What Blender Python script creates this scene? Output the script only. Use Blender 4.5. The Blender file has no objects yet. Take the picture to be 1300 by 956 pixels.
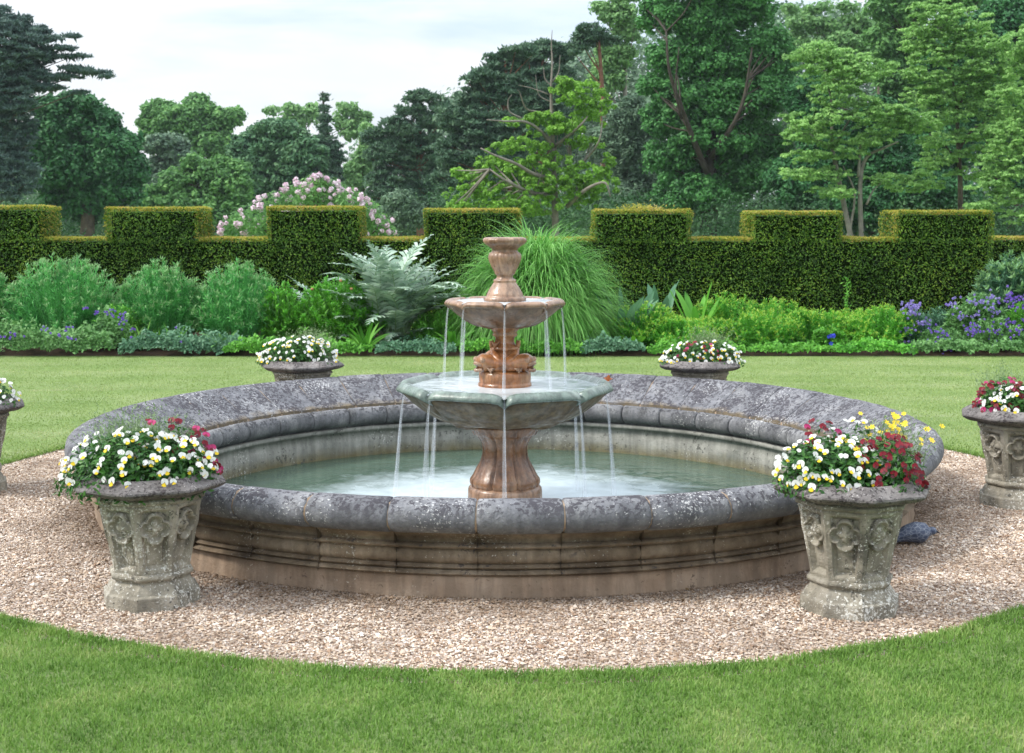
import bpy, math, random
import numpy as np
from mathutils import Vector, Matrix, noise as mnoise
R = np.random.default_rng(7)
random.seed(7)
sc = bpy.context.scene
col = sc.collection
PI = math.pi

# ------------------------------------------------------------------ camera
F, CX, CY, TH, HC = 1709.0, 650.0, 433.5, math.radians(5.13), 1.64
cam_d = bpy.data.cameras.new('camera'); cam = bpy.data.objects.new('camera', cam_d); col.objects.link(cam)
cam.location = (0, 0, HC); cam.rotation_euler = (PI/2-TH, 0, 0)
cam_d.sensor_width = 36; cam_d.lens = 36*F/1300; cam_d.shift_y = -(478-CY)/1300
cam_d.clip_end = 2000
cam_d.dof.use_dof = True; cam_d.dof.focus_distance = 7.2; cam_d.dof.aperture_fstop = 8.0
sc.camera = cam

def tana(y): return math.tan(TH+math.atan((y-CY)/F))
def at(x, y, d):
    """point seen at photo pixel (x,y) standing at ground distance d"""
    z = HC-d*tana(y); zc = d*math.cos(TH)+(HC-z)*math.sin(TH)
    return np.array([(x-CX)/F*zc, d, z])
def gx(x, d, h=0.0):
    zc = d*math.cos(TH)+(HC-h)*math.sin(TH)
    return (x-CX)/F*zc

# ------------------------------------------------------------------ materials
def new_mat(name):
    m = bpy.data.materials.new(name); m.use_nodes = True
    nt = m.node_tree; b = nt.nodes['Principled BSDF']
    return m, nt, b
def N(nt, t, **kw):
    n = nt.nodes.new(t)
    for k, v in kw.items(): setattr(n, k, v)
    return n
def ramp(nt, src, stops, interp='LINEAR'):
    r = N(nt, 'ShaderNodeValToRGB'); r.color_ramp.interpolation = interp
    e = r.color_ramp.elements
    while len(e) < len(stops): e.new(0.5)
    for i, (p, c) in enumerate(stops):
        e[i].position = p
        e[i].color = (c, c, c, 1) if isinstance(c, (int, float)) else (*c, 1)
    nt.links.new(src, r.inputs[0]); return r.outputs[0]
def noise_(nt, vec, scale, detail=4, rough=.55, dist=0):
    n = N(nt, 'ShaderNodeTexNoise'); n.inputs['Scale'].default_value = scale
    n.inputs['Detail'].default_value = detail; n.inputs['Roughness'].default_value = rough
    n.inputs['Distortion'].default_value = dist
    if vec is not None: nt.links.new(vec, n.inputs['Vector'])
    return n.outputs['Fac']
def mixc(nt, fac, a, b, mode='MIX'):
    m = N(nt, 'ShaderNodeMix', data_type='RGBA', blend_type=mode)
    for s, v in ((m.inputs[0], fac), (m.inputs[6], a), (m.inputs[7], b)):
        if hasattr(v, 'is_output') or isinstance(v, bpy.types.NodeSocket): nt.links.new(v, s)
        elif isinstance(v, (int, float)): s.default_value = v
        else: s.default_value = (*v, 1)
    return m.outputs[2]
def math_(nt, op, a, b=0.0, clamp=False):
    m = N(nt, 'ShaderNodeMath', operation=op); m.use_clamp = clamp
    for s, v in ((m.inputs[0], a), (m.inputs[1], b)):
        if isinstance(v, bpy.types.NodeSocket): nt.links.new(v, s)
        else: s.default_value = v
    return m.outputs[0]
def bump(nt, b, h, strength=.5, dist=.01):
    n = N(nt, 'ShaderNodeBump'); n.inputs['Strength'].default_value = strength; n.inputs['Distance'].default_value = dist
    nt.links.new(h, n.inputs['Height']); nt.links.new(n.outputs[0], b.inputs['Normal']); return n
def coords(nt, world=True, scale=None):
    if world: o = N(nt, 'ShaderNodeNewGeometry').outputs['Position']
    else: o = N(nt, 'ShaderNodeTexCoord').outputs['Object']
    if scale:
        m = N(nt, 'ShaderNodeMapping'); m.inputs['Scale'].default_value = scale
        nt.links.new(o, m.inputs[0]); o = m.outputs[0]
    return o

def leaf_mat(name, cols, trans=.3, rough=.55, patch=.5, pscale=.6, spec=.3, gain=1.0):
    """leaves: one tone per leaf between dark and light, plus a slow drift of tone over the plant"""
    m, nt, b = new_mat(name)
    g = N(nt, 'ShaderNodeNewGeometry'); rnd = g.outputs['Random Per Island']
    n = noise_(nt, g.outputs['Position'], pscale, 2)
    f = math_(nt, 'ADD', math_(nt, 'MULTIPLY', rnd, 1-patch), math_(nt, 'MULTIPLY', ramp(nt, n, [(.3, 0.0), (.7, 1.0)]), patch))
    k = len(cols)
    c = ramp(nt, f, [(.08+.84*i/(k-1), tuple(v*gain for v in cc)) for i, cc in enumerate(cols)])
    nt.links.new(c, b.inputs['Base Color']); b.inputs['Roughness'].default_value = rough
    b.inputs['Specular IOR Level'].default_value = spec
    t = N(nt, 'ShaderNodeBsdfTranslucent'); nt.links.new(c, t.inputs[0])
    mx = N(nt, 'ShaderNodeMixShader'); mx.inputs[0].default_value = trans
    nt.links.new(b.outputs[0], mx.inputs[1]); nt.links.new(t.outputs[0], mx.inputs[2])
    nt.links.new(mx.outputs[0], nt.nodes['Material Output'].inputs[0])
    return m
def simple_mat(name, c, rough=.7, spec=.3, var=.0, vscale=8, bmp=0, bscale=40):
    m, nt, b = new_mat(name)
    b.inputs['Roughness'].default_value = rough; b.inputs['Specular IOR Level'].default_value = spec
    b.inputs['Base Color'].default_value = (*c, 1)
    if var:
        n = noise_(nt, coords(nt), vscale, 5)
        nt.links.new(ramp(nt, n, [(.3, tuple(v*(1-var) for v in c)), (.7, tuple(min(1, v*(1+var)) for v in c))]), b.inputs['Base Color'])
    if bmp: bump(nt, b, noise_(nt, coords(nt), bscale, 6), bmp, .01)
    return m

def stone_mat(name, lo, mid, hi, lichen_dark, lichen_white, dark_amt, white_amt, scale=1.0, zstain=None, bstr=.6, rand=.12, norm_gate=True, rough=.85):
    m, nt, b = new_mat(name)
    p = coords(nt)
    base = ramp(nt, noise_(nt, p, 5*scale, 8, .65), [(.3, lo), (.5, mid), (.72, hi)])
    oi = N(nt, 'ShaderNodeObjectInfo').outputs['Random']
    base = mixc(nt, 1.0, base, ramp(nt, oi, [(0, 1-rand), (1, 1+rand)]), 'MULTIPLY')
    if zstain:
        # rain washed upper stone against rust brown lower mouldings
        z0, z1, c = zstain
        sx = N(nt, 'ShaderNodeSeparateXYZ'); nt.links.new(p, sx.inputs[0])
        zz = math_(nt, 'ADD', sx.outputs[2], math_(nt, 'MULTIPLY', math_(nt, 'SUBTRACT', noise_(nt, p, 9, 5), .5), .1))
        mr = N(nt, 'ShaderNodeMapRange'); mr.inputs[1].default_value = z0; mr.inputs[2].default_value = z1
        nt.links.new(zz, mr.inputs[0])
        base = mixc(nt, mr.outputs[0], c, base)
    g = N(nt, 'ShaderNodeNewGeometry'); sn = N(nt, 'ShaderNodeSeparateXYZ'); nt.links.new(g.outputs['Normal'], sn.inputs[0])
    up = ramp(nt, sn.outputs[2], [(.0, .0), (.75, 1.0)]) if norm_gate else None
    streak = ramp(nt, noise_(nt, coords(nt, True, (7, 7, .9)), 3.0, 5, .6), [(.42, .62), (.62, 1.0)])
    base = mixc(nt, .7, base, mixc(nt, 1.0, base, streak, 'MULTIPLY'))
    n2 = noise_(nt, p, 42*scale, 7, .68, .4); n2b = noise_(nt, p, 6*scale, 3, .5)
    d = math_(nt, 'ADD', n2, math_(nt, 'MULTIPLY', math_(nt, 'SUBTRACT', n2b, .5), .35))
    dm = ramp(nt, d, [(.62-dark_amt, 0.0), (.66-dark_amt, .85)])
    if up is not None: dm = math_(nt, 'MULTIPLY', dm, math_(nt, 'ADD', math_(nt, 'MULTIPLY', up, .8), .2))
    base = mixc(nt, dm, base, lichen_dark)
    v = noise_(nt, p, 75*scale, 5, .65, .2); vb = noise_(nt, p, 3.1*scale, 3, .6)
    wm = ramp(nt, math_(nt, 'ADD', v, math_(nt, 'MULTIPLY', math_(nt, 'SUBTRACT', vb, .5), .5)), [(.67-white_amt, 0.0), (.71-white_amt, .85)])
    base = mixc(nt, wm, base, lichen_white)
    nt.links.new(base, b.inputs['Base Color']); b.inputs['Roughness'].default_value = rough; b.inputs['Specular IOR Level'].default_value = .3
    h = math_(nt, 'ADD', math_(nt, 'MULTIPLY', n2, .7), math_(nt, 'MULTIPLY', noise_(nt, p, 90*scale, 4), .5))
    bump(nt, b, h, bstr, .012)
    return m

M = {}
M['coping'] = stone_mat('weathered_coping', (.105,.107,.12), (.185,.188,.205), (.31,.312,.32), (.040,.036,.045), (.52,.52,.52), .125, .03, 1.0, (.262,.296,(.20,.16,.105)), .9)
M['rollstone'] = stone_mat('inner_roll_stone', (.10,.10,.10), (.17,.17,.18), (.30,.30,.30), (.035,.035,.04), (.5,.5,.48), .10, .02, 1.0, None, .8)
M['wallstone'] = stone_mat('moulded_wall_stone', (.10,.07,.045), (.22,.165,.11), (.37,.295,.215), (.05,.045,.045), (.46,.43,.37), .02, .015, 1.0, None, .7, .16)
M['plinth'] = stone_mat('plinth_render', (.22,.15,.10), (.30,.22,.155), (.36,.28,.21), (.10,.07,.05), (.42,.37,.30), -.02, .0, 1.0, None, .5, .05, False)
M['poolwall'] = stone_mat('inner_wall_stone', (.15,.16,.14), (.27,.27,.24), (.38,.38,.34), (.08,.08,.07), (.5,.5,.46), .03, .01, .8, (-.12,-.02,(.20,.17,.08)), .4, .05, False)
M['mortar'] = simple_mat('mortar', (.27,.20,.14), .95, .1, .45, 6, .5)
M['planter'] = stone_mat('planter_stone', (.14,.13,.105), (.30,.272,.215), (.49,.455,.385), (.07,.065,.055), (.66,.65,.60), .02, .085, 1.1, None, .9, .1, False)
M['planter_rim'] = stone_mat('planter_rim_stone', (.10,.09,.09), (.17,.155,.15), (.28,.26,.25), (.035,.028,.03), (.5,.47,.46), .09, .03, 1.5, None, 1.0, .1, False)
M['soil'] = simple_mat('dark_soil', (.035,.024,.016), .95, .1, .5, 20, .8, 60)

def wet_mat(name, stops, rough, green=None, bstr=.35, lime=.5, coat=.12):
    m, nt, b = new_mat(name)
    p = coords(nt)
    base = ramp(nt, noise_(nt, p, 9, 7, .65), stops)
    st = ramp(nt, noise_(nt, coords(nt, True, (12, 12, 1.6)), 2.5, 5, .65), [(.38, .45), (.6, 1.05)])
    base = mixc(nt, .8, base, mixc(nt, 1.0, base, st, 'MULTIPLY'))
    if green:
        base = mixc(nt, ramp(nt, noise_(nt, p, 6, 6, .6), [(.50, 0.0), (.68, .6)]), base, green)
    # pale lime left by running water
    base = mixc(nt, ramp(nt, noise_(nt, p, 30, 6, .7), [(.62, 0.0), (.76, lime)]), base, (.55,.50,.44))
    nt.links.new(base, b.inputs['Base Color'])
    nt.links.new(ramp(nt, noise_(nt, p, 14, 4), [(.35, rough*.6), (.7, rough*1.6)]), b.inputs['Roughness'])
    b.inputs['Coat Weight'].default_value = coat; b.inputs['Coat Roughness'].default_value = .12
    bump(nt, b, noise_(nt, p, 45, 6, .6), bstr, .008)
    return m
M['terracotta'] = wet_mat('wet_terracotta_stone', [(.3,(.105,.045,.020)), (.5,(.22,.105,.050)), (.72,(.34,.20,.115))], .28, None, .35, .28)
M['terra_pale'] = wet_mat('pale_terracotta_stone', [(.3,(.16,.085,.050)), (.5,(.29,.170,.105)), (.72,(.42,.29,.205))], .34, None, .35, .35)
M['amber'] = wet_mat('wet_amber_stone', [(.3,(.15,.052,.018)), (.5,(.31,.125,.046)), (.72,(.45,.25,.13))], .28, None, .35, .4)
M['greenbowl'] = wet_mat('green_patina_bowl', [(.3,(.050,.031,.012)), (.5,(.115,.076,.034)), (.7,(.19,.135,.070))], .6, (.050,.065,.038), .4, .12, .06)
M['greenlip'] = wet_mat('green_patina_lip', [(.3,(.08,.11,.09)), (.5,(.15,.20,.17)), (.7,(.27,.32,.28))], .35, (.11,.17,.135))
M['browncup'] = wet_mat('brown_bowl_stone', [(.3,(.12,.065,.04)), (.5,(.23,.135,.085)), (.7,(.34,.22,.15))], .38, (.12,.10,.06))

# water
def water_mat(name, deep, pale, r0, r1, foam_c, rough0, rough1):
    m, nt, b = new_mat(name)
    p = coords(nt, False)
    ln = N(nt, 'ShaderNodeVectorMath', operation='LENGTH'); nt.links.new(p, ln.inputs[0])
    n = noise_(nt, coords(nt, False, (1, 1, 1)), 5.5, 5, .6, .4)
    r = math_(nt, 'ADD', ln.outputs['Value'], math_(nt, 'MULTIPLY', math_(nt, 'SUBTRACT', n, .5), .9*(r1-r0)))
    f = ramp(nt, math_(nt, 'DIVIDE', math_(nt, 'SUBTRACT', r, r0), r1-r0, True), [(0, 1.0), (.55, .55), (1, 0.0)])
    nt.links.new(mixc(nt, f, mixc(nt, ramp(nt, noise_(nt, p, 1.3, 3), [(.35, 0.0), (.7, 1.0)]), deep, pale), foam_c), b.inputs['Base Color'])
    mr = math_(nt, 'ADD', math_(nt, 'MULTIPLY', f, rough1-rough0), rough0); nt.links.new(mr, b.inputs['Roughness'])
    b.inputs['IOR'].default_value = 1.33
    h = noise_(nt, p, 7, 3, .5, .6)
    bump(nt, b, h, .2, .05)
    return m
M['poolwater'] = water_mat('pool_water', (.050,.085,.062), (.075,.115,.085), .55, 1.45, (.50,.58,.62), .07, .5)
M['bowlwater'] = water_mat('bowl_water', (.24,.29,.29), (.34,.39,.40), .05, .55, (.60,.65,.69), .08, .3)
def jet_mat():
    m, nt, b = new_mat('falling_water')
    b.inputs['Base Color'].default_value = (.86,.90,.96,1); b.inputs['Roughness'].default_value = .25; b.inputs['IOR'].default_value = 1.33
    t = N(nt, 'ShaderNodeBsdfTransparent')
    mx = N(nt, 'ShaderNodeMixShader')
    lw = N(nt, 'ShaderNodeLayerWeight'); lw.inputs[0].default_value = .35
    n = noise_(nt, coords(nt, True, (30, 30, 1.2)), 2, 3)
    f = math_(nt, 'MULTIPLY', ramp(nt, lw.outputs['Facing'], [(.0, .21), (.9, .01)]), ramp(nt, n, [(.3, .7), (.7, 1.0)]))
    nt.links.new(f, mx.inputs[0]); nt.links.new(t.outputs[0], mx.inputs[1]); nt.links.new(b.outputs[0], mx.inputs[2])
    tr = N(nt, 'ShaderNodeBsdfTranslucent'); tr.inputs[0].default_value = (.86,.90,.96,1)
    mm = N(nt, 'ShaderNodeMixShader'); mm.inputs[0].default_value = .5
    nt.links.new(b.outputs[0], mm.inputs[1]); nt.links.new(tr.outputs[0], mm.inputs[2]); nt.links.new(mm.outputs[0], mx.inputs[2])
    nt.links.new(mx.outputs[0], nt.nodes['Material Output'].inputs[0])
    return m
M['jet'] = jet_mat()

# ground
def lawn_mat():
    m, nt, b = new_mat('mown_lawn')
    p = coords(nt)
    base = ramp(nt, noise_(nt, p, 1.1, 5, .6), [(.3,(.15,.23,.065)), (.5,(.20,.285,.09)), (.7,(.27,.34,.14))])
    # mowing stripes run across the lawn
    sx = N(nt, 'ShaderNodeSeparateXYZ'); nt.links.new(p, sx.inputs[0])
    s = math_(nt, 'SINE', math_(nt, 'ADD', math_(nt, 'MULTIPLY', sx.outputs[1], 6.2), math_(nt, 'MULTIPLY', noise_(nt, p, .5, 2), 3)))
    base = mixc(nt, ramp(nt, s, [(.0, 0.0), (1, .28)]), base, (.33,.38,.20))
    dry = ramp(nt, noise_(nt, coords(nt, True, (.5, 2.5, 1)), 1.6, 6, .7), [(.55, 0.0), (.72, .5)])
    base = mixc(nt, dry, base, (.38,.37,.24))
    base = mixc(nt, ramp(nt, noise_(nt, p, 70, 4, .7), [(.3, .0), (.7, .5)]), base, (.09,.16,.045))
    nt.links.new(base, b.inputs['Base Color']); b.inputs['Roughness'].default_value = .8; b.inputs['Specular IOR Level'].default_value = .15
    bump(nt, b, noise_(nt, coords(nt, True, (1, .6, 1)), 120, 5, .7), .9, .02)
    return m
M['lawn'] = lawn_mat()
def gravel_mat():
    m, nt, b = new_mat('gravel')
    p = coords(nt)
    v = N(nt, 'ShaderNodeTexVoronoi'); v.inputs['Scale'].default_value = 75; nt.links.new(p, v.inputs['Vector'])
    sv = N(nt, 'ShaderNodeSeparateColor'); nt.links.new(v.outputs['Color'], sv.inputs[0])
    c = ramp(nt, sv.outputs[0], [(.0,(.12,.08,.055)), (.3,(.25,.18,.13)), (.6,(.40,.31,.25)), (.9,(.55,.48,.43))])
    c = mixc(nt, ramp(nt, noise_(nt, p, 2.2, 5, .65), [(.45, 0.0), (.7, .55)]), c, (.15,.10,.065))
    nt.links.new(c, b.inputs['Base Color']); b.inputs['Roughness'].default_value = .9
    bump(nt, b, math_(nt, 'SUBTRACT', 1.0, v.outputs['Distance']), 1.0, .01)
    return m
M['gravel'] = gravel_mat()
def pebble_mat():
    m, nt, b = new_mat('flint_chippings')
    g = N(nt, 'ShaderNodeNewGeometry')
    c = ramp(nt, g.outputs['Random Per Island'], [(.0,(.10,.065,.045)), (.13,(.24,.15,.095)), (.30,(.35,.255,.18)), (.5,(.45,.35,.27)), (.7,(.53,.44,.36)), (.92,(.58,.51,.45)), (1,(.70,.66,.62))])
    n = noise_(nt, g.outputs['Position'], 1.7, 5, .65)
    c = mixc(nt, 1.0, c, (1.16,1.16,1.14), 'MULTIPLY'); c = mixc(nt, ramp(nt, n, [(.46, 0.0), (.62, .6)]), c, (.20,.135,.088))
    ds = N(nt, 'ShaderNodeVectorMath', operation='DISTANCE'); nt.links.new(g.outputs['Position'], ds.inputs[0]); ds.inputs[1].default_value = (-.04, 8.14, 0)  # brown dirt and moss round the basin foot, also painted as its contact shadow
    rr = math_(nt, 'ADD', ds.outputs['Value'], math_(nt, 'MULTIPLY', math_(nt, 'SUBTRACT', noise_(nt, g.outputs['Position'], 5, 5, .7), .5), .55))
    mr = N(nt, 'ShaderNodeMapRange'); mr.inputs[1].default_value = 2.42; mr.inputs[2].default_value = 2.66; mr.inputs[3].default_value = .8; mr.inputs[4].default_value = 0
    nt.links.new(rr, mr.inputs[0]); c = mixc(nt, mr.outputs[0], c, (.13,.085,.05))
    nt.links.new(c, b.inputs['Base Color']); b.inputs['Roughness'].default_value = .75
    return m
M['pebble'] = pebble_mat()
M['blade'] = leaf_mat('grass_blade', [(.055,.12,.018), (.095,.19,.03), (.15,.26,.05), (.26,.31,.11)], .35, .5, .5, 3.5, gain=1.271)
M['blade_far'] = leaf_mat('grass_blade_far', [(.10,.17,.035), (.16,.23,.06), (.23,.29,.10), (.33,.35,.18)], .3, .6, .5, 1.2, gain=1.350)

# foliage
M['hedge'] = leaf_mat('hedge_leaf', [(.008,.026,.003), (.022,.062,.005), (.050,.115,.009), (.11,.17,.016)], .25, .5, .3, 1.6, .3, gain=1.991)
M['hedge_top'] = leaf_mat('hedge_new_growth', [(.15,.20,.022), (.28,.31,.035), (.40,.35,.06), (.44,.29,.11)], .45, .5, .4, 1.2, gain=1.092)
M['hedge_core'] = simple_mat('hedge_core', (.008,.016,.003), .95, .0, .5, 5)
M['oak_dark'] = leaf_mat('dark_oak_leaf', [(.014,.045,.014), (.026,.082,.022), (.045,.125,.034)], .3, .55, .5, .9, gain=2.904)
M['oak_deep'] = leaf_mat('deep_green_leaf', [(.008,.035,.012), (.016,.062,.020), (.030,.095,.030)], .25, .55, .5, .9, gain=2.496)
M['oak_mid'] = leaf_mat('mid_green_leaf', [(.030,.075,.025), (.055,.125,.038), (.090,.18,.050)], .35, .55, .5, .9, gain=2.435)
M['oak_bright'] = leaf_mat('bright_oak_leaf', [(.055,.12,.018), (.10,.21,.025), (.16,.31,.045)], .4, .5, .4, .9, gain=1.845)
M['robinia'] = leaf_mat('yellow_green_leaf', [(.052,.108,.030), (.098,.188,.052), (.170,.275,.090)], .4, .55, .45, .9, gain=2.355)
M['pine'] = leaf_mat('pine_needle', [(.014,.034,.020), (.028,.058,.034), (.052,.088,.050)], .15, .6, .5, .9, gain=2.582)
M['cedar'] = leaf_mat('cedar_needle', [(.016,.034,.030), (.030,.055,.048), (.055,.085,.070)], .1, .6, .5, .9, gain=2.300)
M['chestnut'] = leaf_mat('chestnut_leaf', [(.022,.060,.030), (.040,.095,.042), (.070,.13,.060)], .25, .55, .5, .9, gain=2.184)
M['greybush'] = leaf_mat('grey_green_leaf', [(.030,.055,.035), (.050,.085,.052), (.080,.12,.075)], .2, .6, .5, .9, gain=2.475)
M['birch'] = leaf_mat('pale_birch_leaf', [(.055,.11,.045), (.09,.17,.065), (.14,.24,.09)], .4, .55, .4, .9, gain=2.243)
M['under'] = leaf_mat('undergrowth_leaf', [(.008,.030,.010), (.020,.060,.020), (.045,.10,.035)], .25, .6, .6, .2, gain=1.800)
M['bark'] = simple_mat('bark', (.085,.068,.052), .9, .2, .45, 3, .8, 12)
M['bark_dark'] = simple_mat('dark_bark', (.045,.038,.030), .9, .2, .45, 3, .8, 12)
M['bark_grey'] = simple_mat('grey_bark', (.20,.185,.16), .9, .2, .35, 3, .8, 12)
M['bark_red'] = simple_mat('reddish_pine_bark', (.17,.085,.055), .9, .2, .35, 3, .8, 12)
M['dead'] = simple_mat('bare_dead_wood', (.19,.17,.15), .9, .2, .3, 3, .6, 12)

M['perennial'] = leaf_mat('blue_green_leaf', [(.018,.080,.022), (.042,.155,.040), (.080,.235,.065)], .3, .5, .35, 2.0, gain=2.592)
M['perennial_tip'] = leaf_mat('pale_shoot_tip', [(.10,.22,.075), (.17,.31,.12), (.24,.38,.18)], .35, .5, .3, 2.0, gain=1.265)
M['lime'] = leaf_mat('lime_green_leaf', [(.045,.18,.020), (.095,.32,.035), (.18,.45,.060)], .4, .5, .4, 2.0, gain=1.322)
M['lime_tip'] = leaf_mat('yellow_green_tip', [(.22,.46,.04), (.34,.55,.06), (.44,.60,.10)], .4, .5, .3, 2.0, gain=0.850)
M['midleaf'] = leaf_mat('fresh_green_leaf', [(.030,.115,.012), (.065,.20,.022), (.13,.31,.045)], .35, .5, .35, 2.0, gain=1.785)
M['silver'] = leaf_mat('silver_leaf', [(.12,.20,.14), (.25,.35,.27), (.44,.53,.45)], .25, .55, .25, 3.0, gain=1.219)
M['silver_stem'] = simple_mat('silver_stalk', (.22,.34,.17), .6, .3, .2, 5)
M['grassmound'] = leaf_mat('arching_grass_blade', [(.050,.15,.028), (.10,.26,.050), (.20,.38,.11)], .4, .45, .3, 1.5, gain=1.582)
M['iris'] = leaf_mat('sword_leaf', [(.07,.22,.02), (.13,.36,.03), (.22,.48,.07)], .4, .45, .3, 3.0)
M['bluegrey'] = leaf_mat('blue_grey_leaf', [(.045,.13,.070), (.09,.21,.115), (.16,.30,.18)], .25, .5, .4, 2.0, gain=1.105)
M['cover'] = leaf_mat('ground_cover_leaf', [(.040,.115,.030), (.085,.20,.055), (.16,.30,.11)], .3, .5, .4, 2.0, gain=1.438)
M['pansyleaf'] = leaf_mat('pansy_leaf', [(.012,.052,.010), (.028,.10,.016), (.065,.18,.030)], .25, .45, .3, 8.0, gain=1.2)
M['wisp'] = leaf_mat('wispy_leaf', [(.10,.17,.06), (.17,.25,.11), (.26,.33,.19)], .3, .55, .3, 8.0, gain=1.200)
M['white_p'] = leaf_mat('white_petal', [(.72,.74,.70), (.80,.81,.78), (.86,.86,.84)], .25, .6, .2, 8.0, gain=0.920)
M['yellow_p'] = leaf_mat('yellow_petal', [(.75,.50,.02), (.82,.60,.03), (.85,.68,.06)], .25, .6, .2, 8.0)
M['red_p'] = leaf_mat('crimson_petal', [(.10,.002,.008), (.20,.005,.018), (.32,.012,.03)], .2, .5, .2, 8.0, gain=0.800)
M['dark_p'] = simple_mat('dark_petal_centre', (.05,.004,.01), .6)
M['magenta_p'] = leaf_mat('magenta_petal', [(.26,.01,.07), (.36,.02,.11), (.46,.06,.18)], .2, .5, .2, 8.0)
M['violet_p'] = leaf_mat('violet_petal', [(.09,.04,.34), (.15,.07,.46), (.25,.15,.56)], .25, .5, .2, 8.0)
M['lilac_p'] = leaf_mat('lilac_petal', [(.16,.12,.42), (.24,.19,.52), (.36,.31,.62)], .25, .5, .2, 8.0)
M['blue_p'] = leaf_mat('blue_petal', [(.03,.05,.45), (.05,.08,.60)], .2, .5, .2, 8.0)
M['pink_p'] = leaf_mat('pink_white_petal', [(.66,.42,.55), (.78,.64,.72), (.84,.80,.82)], .3, .5, .2, 3.0)
M['bud'] = simple_mat('tawny_bud', (.36,.20,.10), .8)

# ------------------------------------------------------------------ mesh helpers
class MB:
    def __init__(s): s.V = []; s.Q = []; s.T = []; s.n = 0
    def add(s, V, Q=None, T=None, m=0):
        V = np.asarray(V, dtype=np.float32).reshape(-1, 3)
        if Q is not None and len(Q):
            Q = np.asarray(Q, dtype=np.int64).reshape(-1, 4)+s.n; s.Q.append((Q, np.full(len(Q), m)))
        if T is not None and len(T):
            T = np.asarray(T, dtype=np.int64).reshape(-1, 3)+s.n; s.T.append((T, np.full(len(T), m)))
        s.V.append(V); s.n += len(V); return s
    def build(s, name, mats, parent=None, smooth=False, loc=None, sharp=0):
        me = bpy.data.meshes.new(name)
        V = np.concatenate(s.V) if s.V else np.zeros((0, 3), np.float32)
        me.vertices.add(len(V)); me.vertices.foreach_set('co', V.ravel())
        parts = []; sizes = []; mi = []
        for Q, k in s.Q: parts.append(Q.ravel()); sizes.append(np.full(len(Q), 4)); mi.append(k)
        for T, k in s.T: parts.append(T.ravel()); sizes.append(np.full(len(T), 3)); mi.append(k)
        L = np.concatenate(parts).astype(np.int32); S = np.concatenate(sizes).astype(np.int32); K = np.concatenate(mi).astype(np.int32)
        me.loops.add(len(L)); me.loops.foreach_set('vertex_index', L)
        st = np.zeros(len(S), np.int32); st[1:] = np.cumsum(S)[:-1]
        me.polygons.add(len(S)); me.polygons.foreach_set('loop_start', st); me.polygons.foreach_set('loop_total', S)
        if not isinstance(mats, (list, tuple)): mats = [mats]
        for m in mats: me.materials.append(m)
        me.polygons.foreach_set('material_index', K)
        me.polygons.foreach_set('use_smooth', np.full(len(S), bool(smooth)))
        me.update(calc_edges=True); me.validate()
        if sharp: me.set_sharp_from_angle(angle=math.radians(sharp))
        o = bpy.data.objects.new(name, me); col.objects.link(o)
        if parent is not None: o.parent = parent
        if loc is not None: o.location = loc
        return o

def tag(o, label=None, cat=None, group=None, kind=None):
    if label: o['label'] = label
    if cat: o['category'] = cat
    if group: o['group'] = group
    if kind: o['kind'] = kind
    return o
def thing(name, label, cat, loc=(0, 0, 0), rz=0, group=None):
    o = bpy.data.objects.new(name, None); col.objects.link(o); o.empty_display_size = .1
    o.location = tuple(float(v) for v in loc); o.rotation_euler = (0, 0, rz)
    return tag(o, label, cat, group)

def unit(v): return v/np.maximum(np.linalg.norm(v, axis=-1, keepdims=True), 1e-9)
def cards(mb, P, Nn, L, W, m=0, dirs=None, bend=.0):
    """diamond leaves centred at P, facing Nn"""
    P = np.asarray(P); n = len(P)
    if n == 0: return
    Nn = unit(np.asarray(Nn, dtype=float))
    a = R.normal(size=(n, 3)) if dirs is None else dirs+R.normal(size=(n, 3))*.25
    a = unit(a-Nn*np.sum(a*Nn, axis=1, keepdims=True)); b = np.cross(Nn, a)
    L = np.broadcast_to(L, n)[:, None]; W = np.broadcast_to(W, n)[:, None]
    k = R.uniform(-.15, .15, (n, 1))
    V = np.stack([P-a*L/2, P+b*W/2+a*L*k+Nn*L*bend, P+a*L/2, P-b*W/2+a*L*k+Nn*L*bend], 1)
    Q = np.arange(4*n).reshape(n, 4)
    mb.add(V.reshape(-1, 3), Q, m=m)
PROF_BLADE = lambda t: (1-t**1.6)*(.55+.45*np.minimum(1, t*4))
PROF_LANCE = lambda t: np.sin(np.clip(t*.93+.07, 0, 1)*PI)**.8
PROF_TONGUE = lambda t: np.maximum(.12, np.sin(np.clip(t*.85+.12, 0, 1)*PI)**.6)*(t < .999)
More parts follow.
